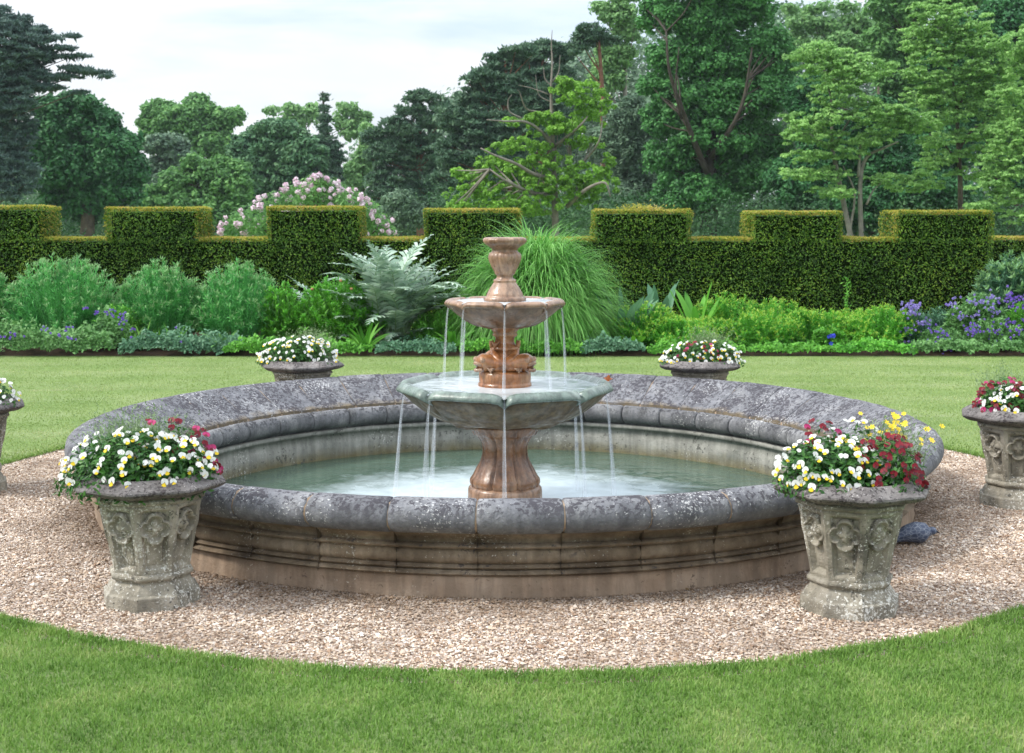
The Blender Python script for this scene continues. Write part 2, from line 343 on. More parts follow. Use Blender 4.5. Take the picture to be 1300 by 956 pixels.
def strips(mb, B, az, el, L, W, droop, segs=4, prof=PROF_BLADE, m=0, fold=.0, serr=0):
    """curved leaves: base B, azimuth, elevation, length, width, droop (radians of bend towards the ground)"""
    n = len(B)
    if n == 0: return
    az, el, L, W, droop = [np.broadcast_to(np.asarray(v, dtype=float), n) for v in (az, el, L, W, droop)]
    pts = [np.array(B, dtype=float)]; tan = []
    for i in range(segs):
        e = el-droop*(i+.5)/segs
        d = np.stack([np.cos(az)*np.cos(e), np.sin(az)*np.cos(e), np.sin(e)], 1); tan.append(d)
        pts.append(pts[-1]+d*(L/segs)[:, None])
    side = np.stack([-np.sin(az), np.cos(az), np.zeros(n)], 1)
    tw = R.normal(size=n)*.4
    up = np.cross(tan[0], side)
    side = side*np.cos(tw)[:, None]+up*np.sin(tw)[:, None]
    t = np.linspace(0, 1, segs+1); w = prof(t)
    rows = []
    cols = 3 if fold else 2
    for i in range(segs+1):
        ww = (W*w[i]/2)[:, None]
        if serr: ww = ww*(1.0 if i % 2 else serr)
        if serr and i % 2 == 0 and 0 < i < segs: pass
        l = pts[i]-side*ww; r = pts[i]+side*ww
        if fold:
            l = l+up*ww*fold; r = r+up*ww*fold
            rows += [l, pts[i], r]
        else: rows += [l, r]
    V = np.stack(rows, 1); k = (segs+1)*cols
    q = []
    for i in range(segs):
        for c in range(cols-1):
            a = i*cols+c; q.append([a, a+1, a+cols+1, a+cols])
    Q = (np.array(q)[None]+(np.arange(n)*k)[:, None, None]).reshape(-1, 4)
    mb.add(V.reshape(-1, 3), Q, m=m)

def tube(mb, pts, rad, sides=8, m=0, cap=True):
    pts = np.array(pts, dtype=float); n = len(pts); rad = np.broadcast_to(rad, n)
    T = np.gradient(pts, axis=0); T = unit(T)
    ref = np.array([0, 0, 1.0]) if abs(T[0][2]) < .9 else np.array([1.0, 0, 0])
    rows = []; u = unit(np.cross(T[0], ref))
    for i in range(n):
        u = unit(u-T[i]*np.dot(u, T[i])); v = np.cross(T[i], u)
        a = np.arange(sides)*2*PI/sides
        rows.append(pts[i]+rad[i]*(np.cos(a)[:, None]*u+np.sin(a)[:, None]*v))
    V = np.concatenate(rows); Q = []
    for i in range(n-1):
        for j in range(sides):
            k = (j+1) % sides
            Q.append([i*sides+j, i*sides+k, (i+1)*sides+k, (i+1)*sides+j])
    Tt = []
    if cap:
        V = np.concatenate([V, pts[:1], pts[-1:]]); a = n*sides; b = a+1
        for j in range(sides):
            k = (j+1) % sides
            Tt.append([a, k, j]); Tt.append([b, (n-1)*sides+j, (n-1)*sides+k])
    mb.add(V, Q, Tt, m=m)
def smooth_path(pts, k=4):
    pts = np.array(pts, dtype=float); n = len(pts)
    if n < 3: return pts
    P = np.vstack([2*pts[0]-pts[1], pts, 2*pts[-1]-pts[-2]]); out = []
    for i in range(n-1):
        p0, p1, p2, p3 = P[i:i+4]
        for j in range(k):
            t = j/k
            out.append(.5*(2*p1+(p2-p0)*t+(2*p0-5*p1+4*p2-p3)*t*t+(3*p1-p0-3*p2+p3)*t**3))
    out.append(pts[-1]); return np.array(out)

def revolve(mb, prof, n, a0=0, a1=2*PI, fn=None, m=0, closed_prof=False, caps=False, cx=0, cy=0):
    """prof: list of (r,z); fn(r,z,phi,i)->(r,z) modifies; returns"""
    full = abs(a1-a0-2*PI) < 1e-6
    cols = n if full else n+1
    V = []; k = len(prof)
    for j in range(cols):
        a = a0+(a1-a0)*j/n
        for i, (r, z) in enumerate(prof):
            if fn: r, z = fn(r, z, a, i)
            V.append((cx+r*math.sin(a), cy-r*math.cos(a), z))
    Q = []
    kk = k if closed_prof else k-1
    for j in range(n):
        j2 = (j+1) % cols
        for i in range(kk):
            i2 = (i+1) % k
            Q.append([j*k+i, j2*k+i, j2*k+i2, j*k+i2])
    mb.add(V, Q, m=m)
    return mb

# ------------------------------------------------------------------ basin
FC = (gx(641, 8.14, .5), 8.14)
D0 = 8.14
COP = [(2.40,.300),(2.44,.298),(2.485,.303),(2.520,.318),(2.545,.342),(2.556,.372),(2.550,.402),(2.530,.428),(2.500,.444),(2.462,.452),(2.43,.448),(2.36,.413),(2.28,.366),(2.20,.318),(2.150,.289),(2.122,.272),(2.118,.20)]
ROLL = [(2.12,.24),(2.098,.238),(2.088,.252),(2.062,.262),(2.036,.252),(2.018,.230),(2.010,.200),(2.014,.170),(2.030,.145),(2.052,.132),(2.075,.125),(2.082,.112),(2.11,.10)]
WALL = [(2.35,.297),(2.445,.297),(2.432,.286),(2.408,.272),(2.392,.254),(2.392,.245),(2.418,.240),(2.424,.232),(2.418,.223),(2.392,.218),(2.400,.208),(2.412,.192),(2.414,.176),(2.406,.160),(2.390,.150),(2.400,.146),(2.412,.138),(2.404,.129),(2.392,.126),(2.420,.121),(2.428,.113),(2.420,.104),(2.39,.100),(2.35,.100)]
INNER = [(2.10,.118),(2.050,.112),(2.050,.086),(2.078,.080),(2.072,.02),(2.066,.012),(2.066,-.06),(2.074,-.30)]
def ring_stone(mb, prof, a0, a1, n=7, js=1.0):
    """a block of the ring: closed profile swept from a0 to a1, arrises worn round at both ends"""
    c = np.mean(np.array(prof), axis=0); k = len(prof); V = []
    ins = [(0, .010*js), (.006*js, .0028*js), (.018*js, 0)]
    angs = [(a0+da, s) for da, s in [(x/2.4, y) for x, y in ins]]
    angs += [(a0+(a1-a0)*j/n, 0) for j in range(1, n)]
    angs += [(a1-x/2.4, y) for x, y in reversed(ins)]
    sd = R.uniform(0, 100)
    for a, s in angs:
        for (r, z) in prof:
            dr, dz = c[0]-r, c[1]-z; L = math.hypot(dr, dz)
            r2, z2 = r+dr/L*s, z+dz/L*s
            w = mnoise.noise(Vector((r2*math.sin(a)*9+sd, r2*math.cos(a)*9, z*9)))*.0035+mnoise.noise(Vector((r2*math.sin(a)*30+sd, r2*math.cos(a)*30, z*30)))*.0015
            r2 += w; z2 += w*.6
            V.append((r2*math.sin(a), -r2*math.cos(a), z2))
    Q = []; m = len(angs)
    for j in range(m-1):
        for i in range(k):
            i2 = (i+1) % k
            Q.append([j*k+i, (j+1)*k+i, (j+1)*k+i2, j*k+i2])
    V.append((c[0]*math.sin(a0), -c[0]*math.cos(a0), c[1])); V.append((c[0]*math.sin(a1), -c[0]*math.cos(a1), c[1]))
    T = []
    for i in range(k):
        i2 = (i+1) % k
        T.append([m*k, i, i2]); T.append([m*k+1, (m-1)*k+i2, (m-1)*k+i])
    mb.add(V, Q, T)

basin = thing('fountain_basin', 'large round grey stone basin with rolled rim and moulded sides holding the green pool', 'stone basin', (FC[0], FC[1], 0))
NS = 42
A_OFF = math.radians(-2.5)
for k in range(NS):
    a0 = A_OFF+k*2*PI/NS+R.uniform(-.006, .006)*0; a1 = a0+2*PI/NS
    g = .0006 if k % 3 else .0014
    mb = MB(); ring_stone(mb, COP, a0+g, a1-g); o = mb.build('coping_stone', M['coping'], basin, True, sharp=50)
    o.location.z = R.uniform(-.003, .003)
    mb = MB(); ring_stone(mb, WALL, a0+.0002, a1-.0002, 7, .12); mb.build('wall_block', M['wallstone'], basin, True, sharp=50)
    b0 = a0+.05
    mb = MB(); ring_stone(mb, ROLL, b0+g, b0+2*PI/NS-g, 6); mb.build('rim_moulding', M['rollstone'], basin, True, sharp=50)
mb = MB()
revolve(mb, [(2.125,.12),(2.125,.262),(2.20,.309),(2.36,.404),(2.46,.443),(2.502,.436),(2.539,.402),(2.547,.372),(2.536,.342),(2.505,.318),(2.44,.305),(2.39,.29),(2.38,.1)], 128)
mb.build('mortar', M['mortar'], basin, True)
mb = MB()
def plf(r, z, a, i): return (r+.006*math.sin(a*7+z*20)+.004*mnoise.noise(Vector((math.sin(a)*20, math.cos(a)*20, z*9))), z)
revolve(mb, [(2.36,.102),(2.398,.1015),(2.402,.094),(2.402,.06),(2.404,.02),(2.41,-.08)], 256, fn=plf)
mb.build('plinth', M['plinth'], basin, True)
mb = MB(); revolve(mb, INNER, 160); mb.build('inner_wall', M['poolwall'], basin, True)

mb = MB()
rr = np.linspace(0.0, 2.07, 26); V = []; Q = []
for i, r in enumerate(rr):
    for j in range(96):
        a = 2*PI*j/96; V.append((r*math.sin(a), -r*math.cos(a), 0))
for i in range(len(rr)-1):
    for j in range(96):
        k = (j+1) % 96; Q.append([i*96+j, i*96+k, (i+1)*96+k, (i+1)*96+j])
mb.add(V, Q)
tag(mb.build('water', M['poolwater'], None, True, (FC[0], FC[1], -.105)), kind='structure')

# ------------------------------------------------------------------ fountain
ft = thing('tiered_fountain', 'two tiered terracotta fountain with scalloped bowls and carved fish in the middle of the pool', 'fountain', (FC[0], FC[1], 0))
OCT = PI/4
def petal(a):   # -1..1 within a petal, notches at multiples of 45 degrees
    u = (a % OCT)/OCT*2-1
    return u
def lathe_part(name, prof, mat, fn=None, n=96, parent=ft):
    mb = MB(); revolve(mb, prof, n, fn=fn); return mb.build(name, mat, parent, True)
# pedestal: octagonal vase shape with leaf-like foot
def ped_fn(r, z, a, i):
    u = petal(a+OCT/2)
    if z < .36:
        g = max(0, 1-abs(abs(u)-1)/.16)
        lob = (1-.5*u*u)
        foot = max(0, 1-abs(z-.085)/.10)
        r2 = r*(1-.085*g**1.5)+.016*lob*foot
        r2 *= (1-.045*(1-abs(u))**2*(1-foot))
        return r2, z+(-.012*(1-u*u)*foot if .05 < z < .12 else 0)
    if z < .40 and z > .365: return r*(1-.02*abs(math.sin(a*12))), z
    return r, z
lathe_part('pedestal', [(.10,-.02),(.192,-.01),(.206,.03),(.208,.055),(.200,.078),(.186,.098),(.172,.130),(.158,.165),(.147,.20),(.141,.235),(.141,.265),(.149,.295),(.163,.320),(.172,.332),(.176,.340),(.196,.345),(.204,.355),(.212,.372),(.226,.392),(.226,.404),(.214,.412),(.15,.43)], M['terracotta'], ped_fn, 192)
lathe_part('pedestal_base', [(.0,.032),(.2,.03),(.214,.024),(.224,.012),(.228,-.01),(.228,-.2)], M['terra_pale'])

def bowl_fn(Rm, drop, lipw):
    def fn(r, z, a, i):
        u = petal(a); e = 1-abs(u)
        f = min(1, r/Rm)**1.2
        cuv = math.cos(PI/8)/math.cos(u*PI/8)          # straight edged petal: nearer in the middle than at its corners
        notch = math.exp(-(e/.055)**2); corner = math.exp(-(e/.20)**2)
        r2 = r*(1-f*(.085*notch+.030*corner)-f*.45*(1-math.cos(PI/8)/cuv*1.0)*0)
        r2 *= 1-f*.55*(1/1.0-cuv/1.0)*(1-corner)
        z2 = z-f*drop*(.75*notch+.45*corner)
        return r2, z2
    return fn
LBU = [(.12,.412),(.205,.409),(.26,.412),(.34,.425),(.43,.455),(.51,.500),(.575,.550),(.620,.592),(.640,.612),(.640,.624)]
LBL = [(.641,.620),(.655,.616),(.672,.622),(.676,.630),(.664,.648),(.648,.664),(.630,.670),(.606,.664),(.580,.644),(.54,.615),(.45,.58),(.2,.56),(.02,.555)]
lower = lathe_part('lower_bowl', LBU, M['greenbowl'], bowl_fn(.66, .04, .1), 256)
lathe_part('bowl_lip', LBL, M['greenlip'], bowl_fn(.66, .04, .1), 256, lower)
UBU = [(.06,1.0),(.095,.998),(.14,1.003),(.20,1.022),(.26,1.055),(.31,1.093),(.345,1.124),(.352,1.136)]
UBL = [(.352,1.134),(.364,1.132),(.373,1.139),(.375,1.149),(.368,1.160),(.350,1.168),(.334,1.168),(.322,1.160),(.30,1.145),(.24,1.12),(.02,1.10)]
upper = lathe_part('upper_bowl', UBU, M['browncup'], bowl_fn(.37, .026, .1), 256)
lathe_part('bowl_lip', UBL, M['terra_pale'], bowl_fn(.37, .026, .1), 256, upper)
# water lying in the bowls
for nm, r, z, par in (('bowl_water', .592, .641, lower), ('bowl_water', .333, 1.156, upper)):
    mb = MB(); fnb = bowl_fn(r/.95, .0, 0)
    V = [(0, 0, 0)]; T = []
    for j in range(128):
        a = 2*PI*j/128; u = petal(a); e = 1-abs(u)
        rr_ = r*(1+.07*math.exp(-(e/.07)**2))
        V.append((rr_*math.sin(a), -rr_*math.cos(a), -.004*math.exp(-(e/.1)**2)))
        T.append([0, 1+j, 1+(j+1) % 128])
    mb.add(V, None, T); mb.build(nm, M['bowlwater'], par, True, (0, 0, z))
# drum the fish sit on, column, vase
lathe_part('drum', [(.02,.735),(.140,.735),(.150,.728),(.156,.718),(.158,.700),(.158,.672),(.154,.662),(.160,.658),(.163,.650),(.163,.62)], M['amber'])
lathe_part('column', [(.085,.72),(.088,.80),(.080,.83),(.074,.85),(.082,.858),(.090,.866),(.090,.874),(.080,.882),(.062,.895),(.056,.915),(.060,.935),(.074,.945),(.078,.955),(.070,.963),(.078,.975),(.092,.990),(.10,1.002),(.10,1.01)], M['amber'],
           lambda r, z, a, i: (r*(1+.035*math.cos(a*8)*(.74 < z < .86)), z), 96)
def vase_fn(r, z, a, i):
    if 1.32 < z < 1.455: return r*(1-.045*(.5+.5*math.cos(a*16))**3), z
    if z > 1.50: return r*(1+.015*math.cos(a*16)), z
    return r, z
lathe_part('vase', [(.03,1.15),(.128,1.15),(.130,1.168),(.124,1.180),(.112,1.186),(.112,1.192),(.106,1.205),(.094,1.228),(.080,1.248),(.072,1.262),(.066,1.270),(.070,1.276),(.068,1.284),(.052,1.292),(.048,1.302),(.052,1.312),(.062,1.320),(.064,1.330),(.072,1.345),(.086,1.370),(.098,1.400),(.102,1.425),(.096,1.442),(.082,1.452),(.076,1.462),(.080,1.472),(.096,1.484),(.112,1.494),(.122,1.502),(.130,1.514),(.131,1.526),(.124,1.536),(.108,1.540),(.095,1.532),(.07,1.50),(.02,1.49)], M['terra_pale'], vase_fn, 192)
# fish curled round the column
def sph(mb, c, r, n=10, m=0, sc3=(1, 1, 1)):
    V = []; Q = []
    for i in range(n+1):
        t = PI*i/n
        for j in range(2*n):
            p = 2*PI*j/(2*n); V.append((c[0]+r*sc3[0]*math.sin(t)*math.cos(p), c[1]+r*sc3[1]*math.sin(t)*math.sin(p), c[2]+r*sc3[2]*math.cos(t)))
    for i in range(n):
        for j in range(2*n):
            k = (j+1) % (2*n); Q.append([i*2*n+j, (i+1)*2*n+j, (i+1)*2*n+k, i*2*n+k])
    mb.add(V, Q, m=m)
for q, (a_h, sgn) in enumerate(((-62, 1), (62, -1), (180, 1))):
    ah = math.radians(a_h)
    def pol(a, r, z): return (r*math.sin(a), -r*math.cos(a), z)
    mb = MB()
    path = smooth_path([pol(ah, .186, .768), pol(ah, .160, .782), pol(ah+sgn*.18, .132, .790), pol(ah+sgn*.55, .112, .780), pol(ah+sgn*1.0, .110, .775), pol(ah+sgn*1.45, .105, .800), pol(ah+sgn*1.8, .092, .828), pol(ah+sgn*2.1, .082, .852), pol(ah+sgn*2.4, .084, .872)], 4)
    t = np.linspace(0, 1, len(path))
    rad = np.interp(t, [0, .08, .18, .3, .5, .7, .85, 1], [.024, .048, .058, .050, .042, .032, .020, .010])
    tube(mb, path, rad, 14)
    body = mb.build('fish', M['amber'], ft, True)
    mb = MB()
    for dz, rr_ in ((.018, .013), (-.012, .011)):
        tube(mb, smooth_path([pol(ah-.16, .176, .760+dz), pol(ah-.05, .196, .760+dz*1.4), pol(ah+.08, .194, .760+dz*1.4), pol(ah+.17, .172, .760+dz)], 4), rr_, 8)
    mb.build('mouth', M['terra_pale'], body, True)
    for s in (-1, 1):
        mb = MB(); c = pol(ah+s*.25, .180, .806); sph(mb, c, .017); mb.build('eye', M['terra_pale'], body, True)
    for s in (-1, 1):
        mb = MB()
        c = np.array(pol(ah+s*.33+sgn*.1, .150, .752)); rows = []
        for k in range(5):
            aa = ah+s*.33+sgn*(.05+.07*k)
            tube(mb, [c, np.array(pol(aa+s*.05, .168, .735+.012*abs(k-2)))], [.010, .005], 6)
        mb.build('fin', M['terra_pale'], body, True)
    mb = MB()
    c = path[-1]
    for s in (-1, 0, 1):
        tube(mb, [path[-2], c+np.array([.0, 0, .02]), c+np.array([.022*s*math.cos(ah), .022*s*math.sin(ah), .045])], [.010, .014, .004], 8)
    mb.build('tail', M['amber'], body, True)
# falling water from every notch
def jet(a, r0, z0, r1, z1, w0=.0045, w1=.010):
    n = 9; pts = []
    dx = R.uniform(-.012, .012)
    for i in range(n+1):
        t = i/n; r = r0+(r1-r0)*(t**.55)
        pts.append((r*math.sin(a)+dx*t*t, -r*math.cos(a), z0+(z1-z0)*t))
    mb = MB(); tube(mb, smooth_path(pts, 2), np.linspace(w0, w1, n*2+1)*R.uniform(.88, 1.12, n*2+1), 10, cap=False)
    for q in range(1):
        off = R.normal(size=2)*.008
        p2 = [(x+off[0]*k/n*1.5, y+off[1]*k/n, z) for k, (x, y, z) in enumerate(pts)][q*2:]
        tube(mb, smooth_path(p2, 2), .0028*R.uniform(.6, 1.4, (len(p2)-1)*2+1), 6, cap=False)
    mb.build('water_jet', M['jet'], ft, True)
for k in range(8):
    a = k*OCT
    jet(a, .335, 1.150, .375, .645, .0055, .0105)
    jet(a, .600, .630, .67, -.10, .006, .019)
    # glassy tongue of water lying in the notch
    for r0, z0, r1 in ((.31, 1.158, .352), (.57, .645, .627)):
        mb = MB(); tube(mb, smooth_path([(r0*math.sin(a), -r0*math.cos(a), z0), ((r0+r1)/2*math.sin(a), -(r0+r1)/2*math.cos(a), z0), (r1*math.sin(a), -r1*math.cos(a), z0-.012)], 3), [.004, .007, .008, .009, .009, .008, .006], 8)
        mb.build('water_spill', M['jet'], ft, True)
# russet leaf caught on the right edge of the lower bowl
mb = MB()
lp = np.array([FC[0]+.628*math.cos(.05), FC[1]-.02, .668])
strips(mb, [lp, lp, lp], [2.2, .6, 1.4], [.9, .8, 1.2], [.045, .04, .045], [.028, .022, .026], [.9, .8, .3], 4, PROF_LANCE, fold=.3)
M['russet'] = leaf_mat('russet_leaf', [(.30,.07,.02), (.45,.14,.04)], .2)
tag(mb.build('fallen_leaf', M['russet']), 'small russet leaf caught on the right edge of the green lower bowl', 'leaf')

# ------------------------------------------------------------------ planters
def octo(k=.75):
    """blend of octagon and circle, faces centred on multiples of 45 degrees"""
    def fn(r, z, a, i=0):
        u = ((a+OCT/2) % OCT)-OCT/2
        poly = math.cos(PI/8)/math.cos(u)
        return r*(1-k+k*poly/math.cos(PI/16)/ .985), z
    return fn
def build_planter_meshes():
    root = thing('stone_planter', 'x', 'planter')
    f1, f2 = octo(1.0), octo(1.0)
    def rimf(r, z, a, i):
        r, z = f2(r, z, a)
        w = mnoise.noise(Vector((math.sin(a)*r*28, math.cos(a)*r*28, z*30)))*.0035+mnoise.noise(Vector((math.sin(a)*r*9, math.cos(a)*r*9, 3)))*.005
        return r+w, z+w*.8
    mb = MB(); revolve(mb, [(.222,.480),(.232,.486),(.250,.490),(.262,.490),(.284,.497),(.304,.505),(.317,.513),(.323,.521),(.321,.529),(.308,.537),(.288,.547),(.268,.559),(.256,.567),(.244,.569),(.234,.562),(.230,.545),(.228,.50)], 192, fn=rimf)
    mb.build('rim', M['planter_rim'], root, True, sharp=30)
    mb = MB(); prof = [(.218,.484),(.224,.478),(.231,.474),(.233,.465),(.228,.458),(.218,.455),(.222,.450),(.2225,.446)]
    revolve(mb, prof, 128, fn=f1); mb.build('neck_moulding', M['planter'], root, True, sharp=24)
    # body: eight tapering faces, each a recessed panel between raised ribs
    mb = MB()
    ZT, ZB, RT, RB = .450, .142, .2225, .163
    nz, na = 48, 24
    V = []; Q = []
    cols = 8*na
    for zi in range(nz+1):
        t = zi/nz; z = ZB+(ZT-ZB)*t; rr_ = RB+(RT-RB)*t
        for j in range(cols):
            a = j*2*PI/cols; u = ((a+OCT/2) % OCT)-OCT/2     # 0 in middle of face
            x = u/(OCT/2)
            poly = rr_*math.cos(PI/8)/math.cos(u)/.985
            # panel recess with arched head
            inside = (abs(x) < .74) and (.10 < t < .94)
            edge = min((.74-abs(x))*5, (t-.08)*9, (.95-t)*9)
            rec = min(1, max(0, edge*2.2))
            # lancet heads under the quatrefoil
            if t < .60:
                arch = .60-.09*(abs(x)/.74)**2
                rec2 = 1
            V_ = poly-.018*rec-.010*math.exp(-((edge-.55)/.35)**2)*(edge > 0)
            # small foot step of the panel
            if t < .17 and t > .09 and abs(x) < .7: V_ += .004
            w = mnoise.noise(Vector((math.sin(a)*V_*30, math.cos(a)*V_*30, z*30)))*.0018
            V.append(((V_+w)*math.sin(a), -(V_+w)*math.cos(a), z))
    for zi in range(nz):
        for j in range(cols):
            k = (j+1) % cols; Q.append([zi*cols+j, zi*cols+k, (zi+1)*cols+k, (zi+1)*cols+j])
    mb.add(V, Q); body = mb.build('body', M['planter'], root, True, sharp=28)
    mb = MB()
    prof = [(.158,.152),(.170,.149),(.177,.142),(.178,.134),(.174,.126),(.164,.121),(.160,.114),(.165,.105),(.176,.092),(.184,.078),(.187,.070),(.1885,.066),(.202,.060),(.204,.056),(.204,-.02)]
    def ff(r, z, a, i):
        r, z = f1(r, z, a); w = mnoise.noise(Vector((math.sin(a)*r*24, math.cos(a)*r*24, z*24)))*.0025; return r+w, z
    revolve(mb, prof, 128, fn=ff); mb.build('foot', M['planter'], root, True, sharp=24)
    # quatrefoils, one raised on each face
    tz = .355; tt = (tz-ZB)/(ZT-ZB); rc = (RB+(RT-RB)*tt)*math.cos(PI/8)/.985-.020
    slope = math.atan2((RT-RB)*.94, ZT-ZB)
    mbq = MB(); S = .070
    # ring shaped moulding of four lobes round a sunk middle
    K = 48; V = []; Q = []
    prof_q = [(1.0, -.004), (1.0, .016), (.95, .025), (.85, .024), (.76, .010), (.68, .000), (.56, .001), (.44, .012), (.25, .018), (.0, .019)]
    for (s, h) in prof_q:
        for j in range(K):
            a = 2*PI*j/K
            lob = .70+.30*abs(math.cos(2*a))**.6
            lob2 = lob if s > .55 else (.5+.5*abs(math.cos(2*a)))
            V.append((S*s*lob2*math.cos(a+0), -h, S*s*lob2*math.sin(a)))
    for i in range(len(prof_q)-1):
        for j in range(K):
            k = (j+1) % K; Q.append([i*K+j, i*K+k, (i+1)*K+k, (i+1)*K+j])
    mbq.add(V, Q)
    me = None
    for k in range(8):
        a = k*OCT
        if me is None:
            o = mbq.build('quatrefoil', M['planter'], body, True); me = o.data
        else:
            o = bpy.data.objects.new('quatrefoil', me); col.objects.link(o); o.parent = body
        o.location = (rc*math.sin(a), -rc*math.cos(a), tz)
        o.rotation_euler = (slope, 0, a)
    mb = MB(); V = [(0, 0, .02)]+[(.232*math.sin(2*PI*j/32), -.232*math.cos(2*PI*j/32), 0) for j in range(32)]
    mb.add(V, None, [[0, 1+j, 1+(j+1) % 32] for j in range(32)]); mb.build('soil', M['soil'], root, True, (0, 0, .535))
    return root
def copy_tree(o, parent=None):
    c = o.copy(); col.objects.link(c)
    if parent is not None: c.parent = parent
    for ch in list(o.children): copy_tree(ch, c)
    return c
pl_proto = build_planter_meshes()
# photo x of axis, distance, turn, label
PLN = [
    (191, 5.72, .10, 'lichened stone planter at front left of the basin with white and dark red pansies'),
    (1080, 5.60, -.12, 'pale mossy stone planter at front right of the basin with a yellow flowered corner'),
    (1291, 7.72, .05, 'stone planter at the right edge of the picture standing on gravel'),
    (-37, 8.10, .0, 'stone planter cut off by the left edge of the picture'),
    (384, 10.42, .15, 'stone planter behind the basin to the left holding only white pansies'),
    (888, 10.42, .0, 'stone planter behind the basin to the right with white and maroon pansies')]
planters = []
for i, (px, d, rz, lab) in enumerate(PLN):
    o = pl_proto if i == 0 else copy_tree(pl_proto)
    o.location = (gx(px, d, .3), d, 0)
    o.rotation_euler = (0, 0, rz+math.atan2(-o.location.x, o.location.y)*1.0)
    tag(o, lab, 'planter', 'stone planters around the basin'); planters.append(o)

# pansies -----------------------------------------------------------
def blossom_mesh(mats, size=.036, kind='pansy'):
    mb = MB()
    # local: faces +Y(-) towards viewer when dir=-Y ; petals in XZ plane
    def petal_(ang, L, W, m, y=0.0, off=.12):
        pts = []
        for (t, w) in ((0, .15), (.45, .85), (.8, 1.0), (1.0, .55)):
            pts.append((t, w))
        V = []
        ca, sa = math.cos(ang), math.sin(ang)
        for t, w in pts:
            for s in (-1, 1):
                lx, lz = (off+t*(1-off))*L, s*w*W/2
                V.append((lx*ca-lz*sa, y-.10*L*t*t+R.uniform(-.04, .04)*L, lx*sa+lz*ca))
        V.append((L*1.1*ca, y-.1*L, L*1.1*sa))
        mb.add(V, [[0, 1, 3, 2], [2, 3, 5, 4], [4, 5, 7, 6]], [[6, 7, 8]], m=m)
    if kind == 'pansy':
        for ang, m, L, y in ((65, 0, .95, .004), (115, 0, .95, .006), (10, 0, .85, .002), (170, 0, .85, .0), (270, 1, .95, -.003)):
            petal_(math.radians(ang+R.uniform(-8, 8)), size*.55*L*R.uniform(.9, 1.1), size*.62, m, y*size/.036)
    else:
        for k in range(6): petal_(2*PI*k/6, size*.5, size*.32, 0)
        petal_(0, size*.15, size*.3, 1, -.002, -1)
    o = mb.build('blossom', mats); col.objects.unlink(o); return o.data
WHITE = [blossom_mesh([M['white_p'], M['yellow_p']], .032) for _ in range(4)]+[blossom_mesh([M['white_p'], M['white_p']], .027) for _ in range(3)]
RED = [blossom_mesh([M['red_p'], M['dark_p']], .031) for _ in range(4)]
MAG = [blossom_mesh([M['magenta_p'], M['red_p']], .034) for _ in range(2)]
YEL = [blossom_mesh([M['yellow_p'], M['yellow_p']], .025, 'daisy') for _ in range(3)]
def place_blossom(parent, me, loc, dirv, s=1.0):
    o = bpy.data.objects.new('blossom', me); col.objects.link(o); o.parent = parent
    o.location = tuple(float(v) for v in loc)
    d = Vector(tuple(float(v) for v in dirv)).normalized()
    q = Vector((0, -1, 0)).rotation_difference(d)
    e = (q.to_matrix() @ Matrix.Rotation(random.uniform(-.5, .5), 3, 'Y')).to_euler()
    o.rotation_euler = e; o.scale = (s, s, s)
    return o
def pansy_clump(name, label, group, c, rx, ry, h, nleaf, nbl, meshes, seed_dirs=None, hang=0.0, smax=1.1):
    """a low dome of leaves with blossoms held on its surface. c = centre at soil level"""
    root = thing(name, label, 'pansies', c, 0, group)
    mb = MB(); n = nleaf
    th = np.arccos(R.uniform(-.18, 1, n)); ph = R.uniform(0, 2*PI, n)
    rad = R.uniform(.45, 1, n)**.6
    P = np.stack([rx*np.sin(th)*np.cos(ph)*rad, ry*np.sin(th)*np.sin(ph)*rad, h*np.cos(th)*rad], 1)
    P += R.normal(size=P.shape)*.008
    Nn = P/np.array([rx, ry, h])+np.array([0, 0, .4])+R.normal(size=P.shape)*.5
    cards(mb, P, Nn, R.uniform(.022, .042, n), R.uniform(.011, .019, n), bend=.06)
    az = R.uniform(0, 2*PI, n//5)
    k = n//5; B = np.stack([R.uniform(-.4, .4, k)*rx, R.uniform(-.4, .4, k)*ry, np.zeros(k)], 1)
    strips(mb, B, az, R.uniform(.5, 1.4, k), R.uniform(.5, .95, k)*max(rx, h), .004, R.uniform(.2, 1.0, k), 4)
    if hang:
        k = int(n*.12); a = R.uniform(PI, 2*PI, k)
        P = np.stack([rx*np.cos(a)*R.uniform(.8, 1.12, k), ry*np.sin(a)*R.uniform(.8, 1.12, k), -R.uniform(0, hang, k)], 1)
        cards(mb, P, np.stack([np.cos(a), np.sin(a), np.full(k, .3)], 1)+R.normal(size=(k, 3))*.5, R.uniform(.02, .04, k), R.uniform(.009, .016, k))
    mb.build('foliage', M['pansyleaf'], root)
    placed = []
    tries = 0
    while len(placed) < nbl and tries < nbl*40:
        tries += 1
        t = math.acos(random.uniform(.0, 1)); p = random.uniform(-PI*1.15, .15*PI)
        v = np.array([math.sin(t)*math.cos(p), math.sin(t)*math.sin(p), math.cos(t)])
        q = v*np.array([rx, ry, h])*random.uniform(.97, 1.1)
        if any(np.linalg.norm(q-r) < .021 for r in placed): continue
        placed.append(q)
        dirv = v*.7+np.array([random.uniform(-.8, .8), -.6, random.uniform(-.1, .6)])
        place_blossom(root, random.choice(meshes), q, dirv, random.uniform(.75, smax))
    return root
